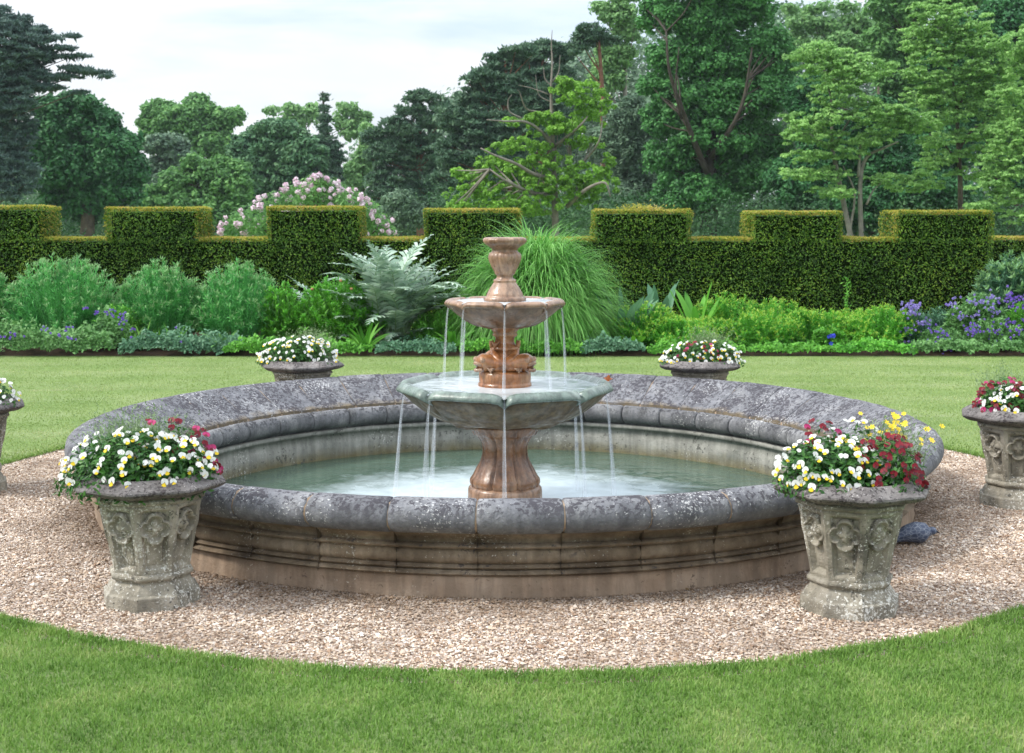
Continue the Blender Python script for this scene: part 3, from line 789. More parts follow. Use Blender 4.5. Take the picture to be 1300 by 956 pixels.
def wisp_plant(name, label, group, c, w, h, n, mat=None, flowers=0):
    root = thing(name, label, 'plant', c, 0, group)
    mb = MB()
    B = np.stack([R.normal(size=n)*w*.18, R.normal(size=n)*w*.15, np.zeros(n)], 1)
    az = R.uniform(0, 2*PI, n); el = R.uniform(.75, 1.5, n); L = R.uniform(.5, 1.0, n)*h
    strips(mb, B, az, el, L, .0028, R.uniform(-.2, .5, n), 4)
    d = np.stack([np.cos(az)*np.cos(el), np.sin(az)*np.cos(el), np.sin(el)], 1)
    for k in range(9):
        t = R.uniform(.35, 1.0, n)[:, None]
        P = B+d*L[:, None]*t+R.normal(size=(n, 3))*.006
        cards(mb, P, R.normal(size=(n, 3)), R.uniform(.010, .024, n), .0055, dirs=d)
    mb.build('foliage', mat or M['wisp'], root)
    for k in range(flowers):
        i = k*7 % n
        tip = B[i]+d[i]*L[i]*random.uniform(.9, 1.05)
        place_blossom(root, random.choice(YEL), tip, (random.uniform(-.5, .5), -.7, .8), random.uniform(.8, 1.2))
    return root
def rel(i, dx, dy, z=.555):
    o = planters[i].location; return (o.x+dx, o.y+dy, z)
GP = 'pansies growing in the stone planters'; GW = 'wispy plants growing in the stone planters'
# front left
pansy_clump('white_pansy', 'white pansies with yellow centres spilling over the front left planter', GP, rel(0, -.05, -.03), .31, .23, .19, 2200, 92, WHITE, hang=.08)
pansy_clump('white_pansy', 'white pansies on the right half of the front left planter', GP, rel(0, .11, .0), .18, .17, .17, 900, 46, WHITE, hang=.04)
pansy_clump('crimson_pansy', 'dark red pansies at the back right of the front left planter', GP, rel(0, .09, .03), .20, .09, .235, 450, 34, RED+MAG)
wisp_plant('feathery_plant', 'wispy grey green plant rising behind the pansies of the front left planter', GW, rel(0, -.07, .10), .36, .31, 420)
# front right
pansy_clump('white_pansy', 'white pansies with yellow centres filling the front right planter', GP, rel(1, -.09, -.02), .235, .21, .185, 1900, 84, WHITE, hang=.05)
pansy_clump('crimson_pansy', 'deep crimson pansies on the right of the front right planter', GP, rel(1, .13, -.05), .15, .18, .19, 800, 60, RED, hang=.03)
pansy_clump('crimson_pansy', 'bright red pansies behind the white ones in the front right planter', GP, rel(1, -.11, .07), .11, .08, .245, 220, 22, RED+MAG)
pansy_clump('white_pansy', 'white pansies at the back middle of the front right planter', GP, rel(1, .03, .09), .15, .09, .225, 350, 28, WHITE)
wisp_plant('yellow_daisy', 'thin stemmed plant with yellow flowers at the right back of the front right planter', GW, rel(1, .17, .06), .28, .29, 240, None, 34)
# right edge
pansy_clump('white_pansy', 'white pansies with yellow centres in the planter at the right edge', GP, rel(2, .02, -.05), .25, .18, .16, 1400, 66, WHITE, hang=.03)
pansy_clump('crimson_pansy', 'red pansies at the left of the planter at the right edge', GP, rel(2, -.10, -.03), .15, .15, .185, 600, 44, RED+MAG)
wisp_plant('feathery_plant', 'thin wispy plant behind the red pansies of the right edge planter', GW, rel(2, -.06, .11), .24, .29, 160)
# left edge
pansy_clump('white_pansy', 'white pansies in the planter cut by the left edge', GP, rel(3, .03, -.02), .26, .19, .16, 1200, 66, WHITE, hang=.03)
# behind left
pansy_clump('white_pansy', 'dome of white pansies in the planter behind the basin to the left', GP, rel(4, -.03, -.02), .30, .2, .19, 1300, 96, WHITE, hang=.02)
wisp_plant('feathery_plant', 'pale wispy plant behind the white pansies of the rear left planter', GW, rel(4, .04, .10), .34, .29, 320)
# behind right
pansy_clump('white_pansy', 'white pansies in the planter behind the basin to the right', GP, rel(5, .01, -.02), .31, .2, .15, 1300, 84, WHITE, hang=.02)
pansy_clump('crimson_pansy', 'maroon pansies mixed into the rear right planter', GP, rel(5, -.02, -.09), .18, .15, .15, 220, 20, RED+MAG)
wisp_plant('feathery_plant', 'pale grey green tuft behind the pansies of the rear right planter', GW, rel(5, .08, .10), .32, .28, 340)

# ------------------------------------------------------------------ ground
def polar(mb, r0, r1, nr, na, z, fn=None, logr=False):
    rs = np.geomspace(r0, r1, nr) if logr else np.linspace(r0, r1, nr)
    V = []; Q = []
    for i, r in enumerate(rs):
        for j in range(na):
            a = 2*PI*j/na; rr_ = r; zz = z
            if fn: rr_, zz = fn(r, a, i)
            V.append((FC[0]+rr_*math.sin(a), FC[1]-rr_*math.cos(a), zz))
    for i in range(nr-1):
        for j in range(na):
            k = (j+1) % na; Q.append([i*na+j, i*na+k, (i+1)*na+k, (i+1)*na+j])
    mb.add(V, Q)
RG = 3.42
def edge(a): return RG+.014*math.sin(a*5+1)+.02*mnoise.noise(Vector((math.sin(a)*9, math.cos(a)*9, 0)))+.01*mnoise.noise(Vector((math.sin(a)*40, math.cos(a)*40, 5)))+.05*(1-math.cos(a))*.9
mb = MB()
polar(mb, 1, 600, 60, 360, .022, lambda r, a, i: (edge(a)+(r-1)*(1 if i else 0), -.02 if i == 0 else (.022 if i > 1 else .018)), True)
tag(mb.build('lawn', M['lawn'], None, True), kind='structure')
mb = MB()
polar(mb, 2.2, 3.62, 8, 128, 0)
tag(mb.build('gravel_path', M['gravel']), kind='structure')
# chippings
def inview(P, m=30):
    zc = P[:, 1]*math.cos(TH)+(HC-P[:, 2])*math.sin(TH)
    return (zc > .5) & (np.abs(P[:, 0]/zc*F) < 650+m)
n = 210000
a = R.uniform(-PI, PI, n); r = np.sqrt(R.uniform(2.40**2, 3.5**2, n))
P = np.stack([FC[0]+r*np.sin(a), FC[1]-r*np.cos(a), np.full(n, .002)], 1)
keep = inview(P) & (r < np.array([edge(x) for x in a])-.003)
keep &= ~((P[:, 1] > 9.3) & (np.abs(P[:, 0]) < 2.4))
P = P[keep]; n = len(P)
oc = np.array([(1,0,0),(0,1,0),(-1,0,0),(0,-1,0),(0,0,1),(0,0,-1)], float)
ofc = np.array([[0,1,4],[1,2,4],[2,3,4],[3,0,4],[1,0,5],[2,1,5],[3,2,5],[0,3,5]])
s = R.lognormal(-5.50, .42, n)[:, None]*np.stack([R.uniform(.8, 1.5, n), R.uniform(.6, 1.1, n), R.uniform(.4, .8, n)], 1)
Vs = oc[None]*s[:, None, :]*R.uniform(.75, 1.25, (n, 6, 1))+R.normal(size=(n, 6, 3))*.0009
rot = R.uniform(0, 2*PI, n); c_, s_ = np.cos(rot), np.sin(rot); tl = R.normal(size=n)*.45
y1 = Vs[..., 1]*np.cos(tl)[:, None]-Vs[..., 2]*np.sin(tl)[:, None]; z1 = Vs[..., 1]*np.sin(tl)[:, None]+Vs[..., 2]*np.cos(tl)[:, None]
X = Vs[..., 0]*c_[:, None]-y1*s_[:, None]; Y = Vs[..., 0]*s_[:, None]+y1*c_[:, None]
Vs = np.stack([X, Y, z1], -1)+P[:, None, :]+np.array([0, 0, .002])
T = (ofc[None]+(np.arange(n)*6)[:, None, None]).reshape(-1, 3)
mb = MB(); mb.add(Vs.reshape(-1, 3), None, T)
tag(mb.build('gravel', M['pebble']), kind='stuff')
# grass blades
def grass(name, mat, P, hmin, hmax, w, lean=.5):
    n = len(P); az = R.uniform(0, 2*PI, n)
    mb = MB(); strips(mb, P, az, R.uniform(PI/2-lean, PI/2+.05, n), R.uniform(hmin, hmax, n), w, R.uniform(0, 1.1, n), 2, lambda t: 1-t**1.5*.97)
    return tag(mb.build(name, mat), kind='stuff')
def lawn_pts(n, y0, y1, xw):
    y = R.uniform(y0, y1, n); x = R.uniform(-1, 1, n)*xw*(y+1)
    P = np.stack([x, y, np.full(n, .018)], 1)
    rr_ = np.hypot(P[:, 0]-FC[0], P[:, 1]-FC[1]); aa = np.arctan2(P[:, 0]-FC[0], FC[1]-P[:, 1])
    e = np.array([edge(v) for v in aa])
    k = (rr_ > e-.012) & (rr_ < 30)
    return P[k]
P1 = lawn_pts(260000, 3.55, 6.3, .40)
grass('grass', M['blade'], P1, .014, .036, .0042, .8)
P2 = lawn_pts(260000, 7.8, 15.98, .40)
grass('grass', M['blade_far'], P2, .010, .022, .008, .9)
a = R.uniform(-PI, PI, 26000); r = np.array([edge(v) for v in a])+R.uniform(-.018, .04, len(a))
P3 = np.stack([FC[0]+r*np.sin(a), FC[1]-r*np.cos(a), np.full(len(a), .008)], 1)
grass('grass', M['blade'], P3, .015, .042, .0042, .9)

# dry leaves and twigs blown against the basin
mb = MB(); n = 260
a = R.uniform(-1.9, 1.9, n); r = 2.43+R.exponential(.16, n)
P = np.stack([FC[0]+r*np.sin(a), FC[1]-r*np.cos(a), np.full(n, .012)], 1)[r < 3.3]; n = len(P)
cards(mb, P, np.array([0, 0, 1])+R.normal(size=(n, 3))*.35, R.uniform(.012, .035, n), R.uniform(.004, .014, n), bend=.1)
M['litter'] = leaf_mat('dry_litter', [(.05,.03,.015), (.12,.075,.035), (.24,.17,.08)], .1)
tag(mb.build('leaf_litter', M['litter']), kind='stuff')

# flower bed soil
mb = MB(); V = []; Q = []
nx, ny = 120, 10
for j in range(ny+1):
    for i in range(nx+1):
        x = -12+24*i/nx; y = 16.0+3.4*j/ny
        z = .026+.07*min(1, j/2)+.02*mnoise.noise(Vector((x*3, y*3, 0)))
        if j == 0: z = .01; y += .03*mnoise.noise(Vector((x*2.0, 0, 4)))
        V.append((x, y, z))
for j in range(ny):
    for i in range(nx):
        a0 = j*(nx+1)+i; Q.append([a0, a0+1, a0+nx+2, a0+nx+1])
mb.add(V, Q); tag(mb.build('soil_bed', M['soil'], None, True), kind='structure')

# ------------------------------------------------------------------ hedge
HD = 18.7; HT = .95
hedge = thing('clipped_hedge', 'long clipped dark green hedge with square battlements behind the flower bed', 'hedge', (0, HD, 0))
def hedge_block(name, x0, x1, y0, y1, z0, z1, front=2600, top=4500, side=2600, lit_side=True, back=300, skip=()):
    """local coordinates relative to hedge origin"""
    mb = MB(); ins = .06
    X0, X1, Y0, Y1, Z0, Z1 = x0+ins, x1-ins, y0+ins, y1-ins, z0, z1-ins
    V = [(X0,Y0,Z0),(X1,Y0,Z0),(X1,Y1,Z0),(X0,Y1,Z0),(X0,Y0,Z1),(X1,Y0,Z1),(X1,Y1,Z1),(X0,Y1,Z1)]
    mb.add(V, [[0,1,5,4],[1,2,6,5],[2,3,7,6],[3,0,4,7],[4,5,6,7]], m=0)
    def face(n, o, u, v, nrm, m, wob=.045, L=(.028, .050)):
        n = int(n*np.linalg.norm(u)*np.linalg.norm(v))
        if n <= 0: return
        s, t = R.uniform(0, 1, (2, n))
        P = np.array(o)+s[:, None]*np.array(u)+t[:, None]*np.array(v)
        if m == 2 and skip:
            kp = np.ones(n, bool)
            for (a_, b_) in skip: kp &= ~((P[:, 0] > a_) & (P[:, 0] < b_))
            P = P[kp]; n = len(P)
        bw = np.array([mnoise.noise(Vector((p[0]*2.2, p[1]*2.2, p[2]*2.2+7))) for p in P])*wob
        P = P+np.array(nrm)*(bw+R.uniform(-.035, .014, n))[:, None]
        Nn = np.array(nrm)*.75+R.normal(size=(n, 3))*.55+np.array([0, 0, .25])
        cards(mb, P, Nn, R.uniform(*L, n), R.uniform(.012, .021, n), m=m, bend=.05)
    w, d, h = x1-x0, y1-y0, z1-z0
    face(front, (x0, y0, z0), (w, 0, 0), (0, 0, h), (0, -1, 0), 1)
    face(side, (x0, y0, z0), (0, d, 0), (0, 0, h), (-1, 0, 0), 1)
    face(side, (x1, y0, z0), (0, d, 0), (0, 0, h), (1, 0, 0), 1)
    face(back, (x0, y1, z0), (w, 0, 0), (0, 0, h), (0, 1, 0), 1)
    # fresh yellow-orange shoots over the tops and ends of the battlements
    face(top, (x0, y0, z1), (w, 0, 0), (0, d, 0), (0, 0, 1), 2, .02)
    face(900, (x0, y0+.01, z1-.05), (w, 0, 0), (0, 0, .06), (0, -1, 0), 2, .01)
    nsh = int(220*w)
    xs_ = R.uniform(x0, x1, nsh)
    for (a_, b_) in skip: xs_ = xs_[(xs_ < a_) | (xs_ > b_)]
    nsh = len(xs_)
    B = np.stack([xs_, y0+R.uniform(0, d, nsh)**1.5/d**.5, np.full(nsh, z1-.01)], 1)
    strips(mb, B, R.uniform(0, 2*PI, nsh), R.uniform(.9, 1.5, nsh), R.uniform(.015, .055, nsh), .010, .3, 2, PROF_LANCE, m=2)
    if lit_side:  # pale shoot colour on the ends also paints in their sunlit look
        for xx, nr in ((x0, -1), (x1, 1)):
            face(1500, (xx, y0, z0), (0, d, 0), (0, 0, h), (nr, 0, 0), 2)
    return mb.build(name, [M['hedge_core'], M['hedge'], M['hedge_top']], hedge)
ZC = 1.395
MER = [(-75, 50), (135, 251), (338, 456), (538, 660), (756, 877), (956, 1070), (1141, 1262)]
SK = [(gx(a_, HD, 1.6), gx(b_, HD, 1.6)) for a_, b_ in MER]
XR = gx(1262, HD, 1.6)
hedge_block('hedge_wall', -10.2, XR, 0, HT, .05, ZC, 2500, 4500, 600, False, skip=SK)
hedge_block('hedge_wall', XR, 10.5, .85, .85+HT, .05, ZC-.0, 2200, 3500, 600, False)
for i, (a_, b_) in enumerate(MER):
    zt = HC-HD*tana([262, 264, 263, 266, 267, 269, 268][i])
    hedge_block('battlement', gx(a_, HD, 1.6), gx(b_, HD, 1.6), 0, HT, ZC-.06, zt)
# unclipped tuft on the fifth battlement
mb = MB(); n = 420
c = np.array([gx(818, HD, 1.8), .2, 1.81])
P = c+R.normal(size=(n, 3))*np.array([.17, .1, .028]); P[:, 2] = np.maximum(P[:, 2], 1.78)
cards(mb, P, R.normal(size=(n, 3))+np.array([0, -1, 1]), R.uniform(.03, .06, n), .016)
mb.build('tuft', M['hedge_top'], hedge)

# ------------------------------------------------------------------ flower bed plants
def leafy_clump(name, label, cat, px, ytop, wpx, d, mat, tipmat=None, nst=110, lps=34, leaf=(.05, .10), lw=.014, group=None, up=.25, z0=.08, depth=.75, spread=.5, tipn=3, upright=.0, stemmat=None, ybase=None, tmin=.25):
    nst = int(nst*1.45); wpx *= 1.12 if group else 1
    x = gx(px, d, .3); H = HC-d*tana(ytop)-z0; Wd = wpx/F*d
    root = thing(name, label, cat, (x, d, z0), 0, group)
    th = np.arccos(R.uniform(.10, 1, nst)**.85); ph = R.uniform(0, 2*PI, nst)
    tip = np.stack([Wd/2*np.sin(th)*np.cos(ph), Wd/2*depth*np.sin(th)*np.sin(ph), H*(np.cos(th)*.9+.12)*R.uniform(.86, 1.04, nst)], 1)
    base = tip*np.array([spread, spread, 0])+R.normal(size=(nst, 3))*np.array([.02, .02, 0])
    mid = (base+tip)/2+np.array([0, 0, .12*H])+(tip-base)*np.array([-.08, -.08, 0])
    def bez(t): t = t[:, None]; return (1-t)**2*base+2*t*(1-t)*mid+t*t*tip
    def tan_(t): t = t[:, None]; return unit(2*(1-t)*(mid-base)+2*t*(tip-mid))
    mb = MB()
    ts = np.linspace(0, 1, 6)
    rows = []
    for t in ts:
        c = bez(np.full(nst, t)); rows += [c-np.array([.004, 0, 0]), c+np.array([.004, 0, 0])]
    V = np.stack(rows, 1); q = np.array([[2*i, 2*i+1, 2*i+3, 2*i+2] for i in range(5)])
    mb.add(V.reshape(-1, 3), (q[None]+(np.arange(nst)*12)[:, None, None]).reshape(-1, 4))
    for k in range(lps):
        t = R.uniform(tmin, 1.0, nst)
        c = bez(t); tg = tan_(t)
        side = R.normal(size=(nst, 3)); side = unit(side-tg*np.sum(side*tg, 1, keepdims=True))
        dv = unit(tg*(.55+upright)+side*.8+np.array([0, 0, up]))
        L = R.uniform(*leaf, nst)
        az = np.arctan2(dv[:, 1], dv[:, 0]); el = np.arcsin(np.clip(dv[:, 2], -1, 1))
        strips(mb, c, az, el, L, lw*R.uniform(.7, 1.2, nst), R.uniform(.1, .8, nst), 2, PROF_LANCE)
    mb.build('foliage', mat, root)
    if tipmat:
        mb = MB(); k = nst
        for j in range(tipn*3):
            c = tip+R.normal(size=(k, 3))*.012
            strips(mb, c, R.uniform(0, 2*PI, k), R.uniform(.3, 1.4, k), R.uniform(.4, .75, k)*leaf[1], lw*.9, .4, 2, PROF_LANCE)
        mb.build('shoot', tipmat, root)
    return root, tip
G1 = 'tall blue green perennials at the left of the bed'
leafy_clump('leafy_perennial', 'tall blue green leafy clump cut by the left edge of the picture', 'plant', -12, 345, 70, 17.2, M['perennial'], M['perennial_tip'], 120, group=G1)
leafy_clump('leafy_perennial', 'broad blue green leafy clump with small pale buds near the left edge', 'plant', 82, 330, 150, 17.2, M['perennial'], M['perennial_tip'], 230, group=G1, upright=.3)
leafy_clump('leafy_perennial', 'blue green leafy clump in front of the second battlement of the hedge', 'plant', 205, 336, 116, 17.1, M['perennial'], M['perennial_tip'], 190, group=G1, upright=.3)
leafy_clump('leafy_perennial', 'blue green leafy clump behind the wispy rear left planter', 'plant', 303, 337, 118, 17.0, M['perennial'], M['perennial_tip'], 190, group=G1, upright=.3)
leafy_clump('green_shrub', 'low fresh green clump between two tall blue green ones', 'plant', 150, 388, 70, 16.7, M['midleaf'], None, 70, 26)
r_, tip_ = leafy_clump('budding_perennial', 'fresh green plant with round tawny buds beside the silver thistle', 'plant', 430, 357, 125, 16.9, M['midleaf'], M['lime'], 150, 34, (.05, .09), .022, upright=.2)
for k in range(9):
    mb = MB(); tube(mb, [(0, 0, -.12), (0, 0, 0)], .004, 5, m=0); sph(mb, (0, 0, .012), .021, 8, m=1, sc3=(1, 1, .85))
    o = mb.build('bud', [M['midleaf'], M['bud']], r_, True); t = tip_[k*11]; o.location = (float(t[0]), float(t[1])-.1, float(t[2])+.07)
leafy_clump('green_shrub', 'bright green leafy plant rising behind the rear left planter', 'plant', 358, 360, 60, 16.8, M['midleaf'], M['lime'], 70, 30, (.04, .08), .022, upright=.3)
# silver thistle
def rosette(name, label, px, d, mat, n, L, W, el, droop, segs=6, prof=PROF_TONGUE, cat='plant', z0=.08, group=None, fold=.25, serr=0, base_r=.03, azr=None):
    root = thing(name, label, cat, (gx(px, d, .2), d, z0), 0, group)
    mb = MB(); az = (np.arange(n)*2.39996+R.uniform(0, .5, n)) if azr is None else R.uniform(*azr, n)
    B = np.stack([np.cos(az)*base_r, np.sin(az)*base_r, np.zeros(n)], 1)
    strips(mb, B, az, R.uniform(*el, n), R.uniform(*L, n), R.uniform(*W, n), R.uniform(*droop, n), segs, prof, fold=fold, serr=serr)
    mb.build('foliage', mat, root); return root
def jagged_frond(mb, B, az, el, L, droop, n=13, lobe=.16, m=0):
    """long arching leaf cut deeply into pointed lobes"""
    segs = 14; pts = [np.array(B, float)]; tans = []
    for i in range(segs):
        e = el-droop*((i+.5)/segs)**1.4
        d = np.array([math.cos(az)*math.cos(e), math.sin(az)*math.cos(e), math.sin(e)]); tans.append(d)
        pts.append(pts[-1]+d*L/segs)
    side = np.array([-math.sin(az), math.cos(az), 0.0])
    tube(mb, pts, np.linspace(.011, .002, len(pts)), 5, m=1)
    t = np.linspace(0, 1, segs+1)
    for i in range(1, segs+1):
        tt = i/segs
        if tt < .22: continue
        w = lobe*math.sin(min(1, (tt-.12)/.88)*PI*.86+.25)**.8
        w = max(w, .03)
        T_ = tans[min(i, segs-1)]; up = np.cross(T_, side)
        for s in (-1, 1):
            for q in (0, 1):
                dirv = unit(side*s*(.85)+T_*(.55+.35*q)+up*(.18+R.uniform(-.15, .2))-np.array([0, 0, .15]))
                ll = w*(1 if q == 0 else .7)*R.uniform(.8, 1.15); b = pts[i]-T_*L/segs*.5*q
                wd = ll*.17*up*0+T_*ll*.20
                tipp = b+dirv*ll-np.array([0, 0, .12*ll])
                m1 = b+dirv*ll*.5+wd; m2 = b+dirv*ll*.45-wd*.7
                mb.add([b-T_*.012, m2, tipp, m1, b+T_*.012], [[0, 1, 2, 3]], [[0, 3, 4]], m=m)
cd = thing('silver_thistle', 'big silver grey thistle with jagged arching leaves in the middle of the bed', 'plant', (gx(497, 16.95, .2), 16.95, .08))
mb = MB()
for k in range(100):
    az = k*2.39996+R.uniform(-.3, .3); e = R.uniform(.8, 1.5) if k < 80 else R.uniform(.2, .8)
    L = R.uniform(.7, 1.22) if k < 80 else R.uniform(.45, .75)
    zb = R.uniform(0, .45) if k < 80 else 0
    jagged_frond(mb, (math.cos(az)*.05+R.normal()*.12, math.sin(az)*.05, zb), az, e, L, R.uniform(.7, 1.6), lobe=.20*min(1, L))
mb.build('foliage', [M['silver'], M['silver_stem']], cd)
mb = MB()
for k in range(5): tube(mb, smooth_path([(R.normal()*.05, R.normal()*.05, 0), (R.normal()*.08, R.normal()*.05, .4), (R.normal()*.2, R.normal()*.1, .8)], 3), np.linspace(.018, .007, 7), 6)
mb.build('stem', M['silver_stem'], cd)
cd2 = thing('silver_thistle', 'smaller silver thistle behind the budding green plant', 'plant', (gx(412, 17.6, .2), 17.6, .08))
mb = MB()
for k in range(20):
    az = k*2.4; jagged_frond(mb, (R.normal()*.05, 0, .1), az, R.uniform(.8, 1.4), R.uniform(.7, 1.0), R.uniform(.6, 1.3), lobe=.13)
mb.build('foliage', [M['silver'], M['silver_stem']], cd2)
# arching grass
gm = thing('ornamental_grass', 'huge mound of long arching green grass directly behind the fountain', 'plant', (gx(682, 17.15, .2), 17.15, .08))
mb = MB(); n = 4500
az = R.uniform(0, 2*PI, n); rb_ = R.uniform(0, 1, n)**.6*.42
B = np.stack([np.cos(az)*rb_+R.normal(size=n)*.05, np.sin(az)*rb_*.8, np.zeros(n)], 1); az = az+R.normal(size=n)*.5
prof_g = lambda t: np.minimum(1, .5+t*2)*(1-t**3)
strips(mb, B, az, R.uniform(1.15, 1.56, n), R.uniform(1.1, 1.95, n)*(1-.30*rb_/.42), R.uniform(.009, .015, n), R.uniform(1.7, 3.3, n), 10, prof_g)
n = 11000                                    # shorter blades bursting from the shoots all over the dome
th = np.arccos(R.uniform(.02, 1, n)); ph = R.uniform(0, 2*PI, n); q = R.uniform(.55, .9, n)
B = np.stack([.86*np.sin(th)*np.cos(ph)*q, .75*np.sin(th)*np.sin(ph)*q, 1.36*np.cos(th)*q], 1)
strips(mb, B, ph+R.normal(size=n)*.6, np.clip(1.5-th*.55+R.normal(size=n)*.2, .2, 1.57), R.uniform(.35, .85, n), R.uniform(.009, .016, n), R.uniform(1.3, 3.0, n), 7, prof_g)
mb.build('foliage', M['grassmound'], gm)
# sword leaves and rosettes along the front of the bed
GI = 'bright sword leaved clumps along the front edge of the bed'
for px, d, h, k, lab in ((165, 16.35, .34, 9, 'short sword leaved tuft left of the geraniums'), (182, 16.35, .40, 10, 'bright green sword leaves in the violet flowered cover'), (203, 16.4, .32, 7, 'single pale sword leaf fan at the end of the violet flowers'), (222, 16.4, .38, 9, 'sword leaf fan just left of the coarse rosette')):
    rosette('sword_plant', lab, px, d, M['iris'], k, (h*.6, h), (.03, .045), (.9, 1.5), (0, .7), 5, PROF_BLADE, group=GI)
rosette('leaf_rosette', 'coarse broad leaved rosette left of the rear left planter', 284, 16.35, M['cover'], 16, (.28, .42), (.07, .10), (.3, 1.1), (.4, 1.2), 6, group='broad leaved rosettes at the lawn edge')
rosette('leaf_rosette', 'upright fan of lance leaves right of the rear left planter', 463, 16.35, M['midleaf'], 15, (.30, .46), (.045, .065), (.7, 1.4), (.2, .9), 6, group='broad leaved rosettes at the lawn edge')
rosette('leaf_rosette', 'green rosette under the left edge of the upper bowl', 575, 16.4, M['midleaf'], 14, (.28, .42), (.06, .09), (.5, 1.3), (.3, 1.1), 6, group='broad leaved rosettes at the lawn edge')
rosette('leaf_rosette', 'lettuce green rosette below the arching grass', 741, 16.4, M['iris'], 18, (.28, .44), (.06, .09), (.5, 1.45), (.3, 1.1), 6, group='broad leaved rosettes at the lawn edge')
rosette('leaf_rosette', 'pale green rosette between the arching grass and the rear right planter', 806, 16.35, M['iris'], 14, (.22, .34), (.06, .09), (.4, 1.3), (.3, 1.2), 6, group='broad leaved rosettes at the lawn edge')
rosette('leaf_rosette', 'low dark rosette left of the lettuce green one', 700, 16.5, M['midleaf'], 14, (.2, .34), (.05, .08), (.5, 1.3), (.3, 1.1), 6, group='broad leaved rosettes at the lawn edge')
rosette('dock_plant', 'tall broad upright leaves at the right foot of the arching grass', 792, 16.8, M['bluegrey'], 14, (.55, .85), (.10, .15), (1.0, 1.5), (.1, .6), 8, group='tall broad leaved plants')
rosette('dock_plant', 'tall pointed bright leaves above the lime green mounds', 885, 17.0, M['midleaf'], 9, (.62, .9), (.09, .13), (1.0, 1.5), (.0, .5), 8, group='tall broad leaved plants')
rosette('dock_plant', 'pair of tall blue green pointed leaves behind the left lime mound', 838, 17.2, M['bluegrey'], 9, (.65, .9), (.10, .14), (1.05, 1.5), (.0, .5), 8, group='tall broad leaved plants')
leafy_clump('green_shrub', 'dark green leafy filler in the shade left of the arching grass', 'plant', 560, 395, 90, 16.8, M['midleaf'], None, 80, 28)
leafy_clump('green_shrub', 'dark green leafy filler seen under the upper bowl', 'plant', 640, 395, 110, 16.6, M['midleaf'], None, 90, 28)
leafy_clump('green_shrub', 'dark leafy filler under the right side of the arching grass', 'plant', 745, 395, 90, 16.9, M['midleaf'], None, 80, 28)
# lime mounds
GL = 'lime green leafy mounds on the right half of the bed'
for px, yt, w, d, lab in (
    (815, 381, 110, 16.8, 'lime green mound nearest the arching grass'),
    (858, 399, 104, 16.5, 'lime green mound left of the rear right planter'),
    (925, 371, 104, 17.3, 'lime green mound behind the tall pointed leaves'),
    (985, 375, 91, 17.4, 'rounded lime green mound standing alone against the hedge'),
    (966, 393, 97, 16.6, 'darker lime green mound right of the rear right planter'),
    (905, 402, 91, 16.7, 'lime green mound directly behind the rear right planter'),
    (1035, 389, 97, 16.9, 'lime green mound left of the thin tall stalk'),
    (1082, 389, 91, 17.1, 'lime green mound around the thin tall stalk'),
    (1120, 385, 97, 16.7, 'lime green mound left of the lilac blue flowers')):
    leafy_clump('lime_mound', lab, 'plant', px, yt+4, w, d, M['lime'], M['lime_tip'], 150, 34, (.035, .065), .016, GL, tipn=2)
leafy_clump('dark_perennial', 'dark green clump with a few deep blue flowers between lime mounds', 'plant', 1053, 415, 50, 16.4, M['midleaf'], None, 60, 28, (.04, .07), .018)
def flower_sprinkle(parent, pts, mat, size, name='blossom'):
    mb = MB()
    for p in pts:
        k = 5; a = np.arange(k)*2*PI/k+R.uniform(0, 1)
        c = np.array(p)
        P = c+np.stack([np.cos(a)*size*.3, np.full(k, -.005), np.sin(a)*size*.3], 1)
        Nn = np.tile([0, -1, .4], (k, 1))+R.normal(size=(k, 3))*.4
        cards(mb, P, Nn, size*.62, size*.5)
    return mb.build(name, mat, parent)
def bx(o, px, y, d): p = at(px, y, d); return p-np.array([o.location.x, o.location.y, o.location.z])
dk = bpy.data.objects[[o.name for o in bpy.data.objects if o.name.startswith('dark_perennial')][0]]
flower_sprinkle(dk, [bx(dk, 1053+R.uniform(-8, 10), R.uniform(424, 444), 16.15) for _ in range(7)], M['blue_p'], .05)
# thin stalk
st = thing('flower_stalk', 'thin tall stalk rising above the lime mounds in front of the hedge', 'plant', (gx(1074, 17.2, .3), 17.2, .08))
mb = MB(); tube(mb, [(0, 0, 0), (.01, 0, .45), (0, 0, .80)], [.007, .005, .003], 5)
n = 90; P = np.stack([R.normal(size=n)*.025, R.normal(size=n)*.025, R.uniform(.3, .84, n)], 1)
cards(mb, P, R.normal(size=(n, 3)), .06, .014); mb.build('foliage', M['midleaf'], st)
# lilac blue flowers on the right
def flowering(name, label, px, yt, w, d, mat, petal, nfl, size, zone, group=None, **kw):
    r, tip = leafy_clump(name, label, 'plant', px, yt, w, d, mat, None, **kw)
    x0, x1, y0, y1 = zone
    cl = [(R.uniform(x0, x1), R.uniform(y0, y1)) for _ in range(max(3, nfl//7))]
    pts = []
    for k in range(nfl):
        cx_, cy_ = cl[k % len(cl)]
        pts.append(bx(r, cx_+R.normal()*5, cy_+R.normal()*5, d-w/F*d*.3+R.uniform(-.06, .06)))
    flower_sprinkle(r, pts, petal, size)
    if group: r['group'] = group
    return r
GV = 'blue and violet flowering plants at the right end of the bed'
flowering('flowering_perennial', 'grey leaved plant topped with dense lilac blue flowers', 1160, 392, 48, 16.6, M['bluegrey'], M['lilac_p'], 90, .034, (1148, 1170, 388, 425), GV, nst=90, lps=26, leaf=(.03, .06), lw=.010)
flowering('flowering_perennial', 'low plant with violet flowers hanging over the lawn edge', 1195, 415, 62, 16.4, M['cover'], M['violet_p'], 70, .030, (1178, 1212, 420, 450), GV, nst=90, lps=26, leaf=(.03, .06), lw=.012)
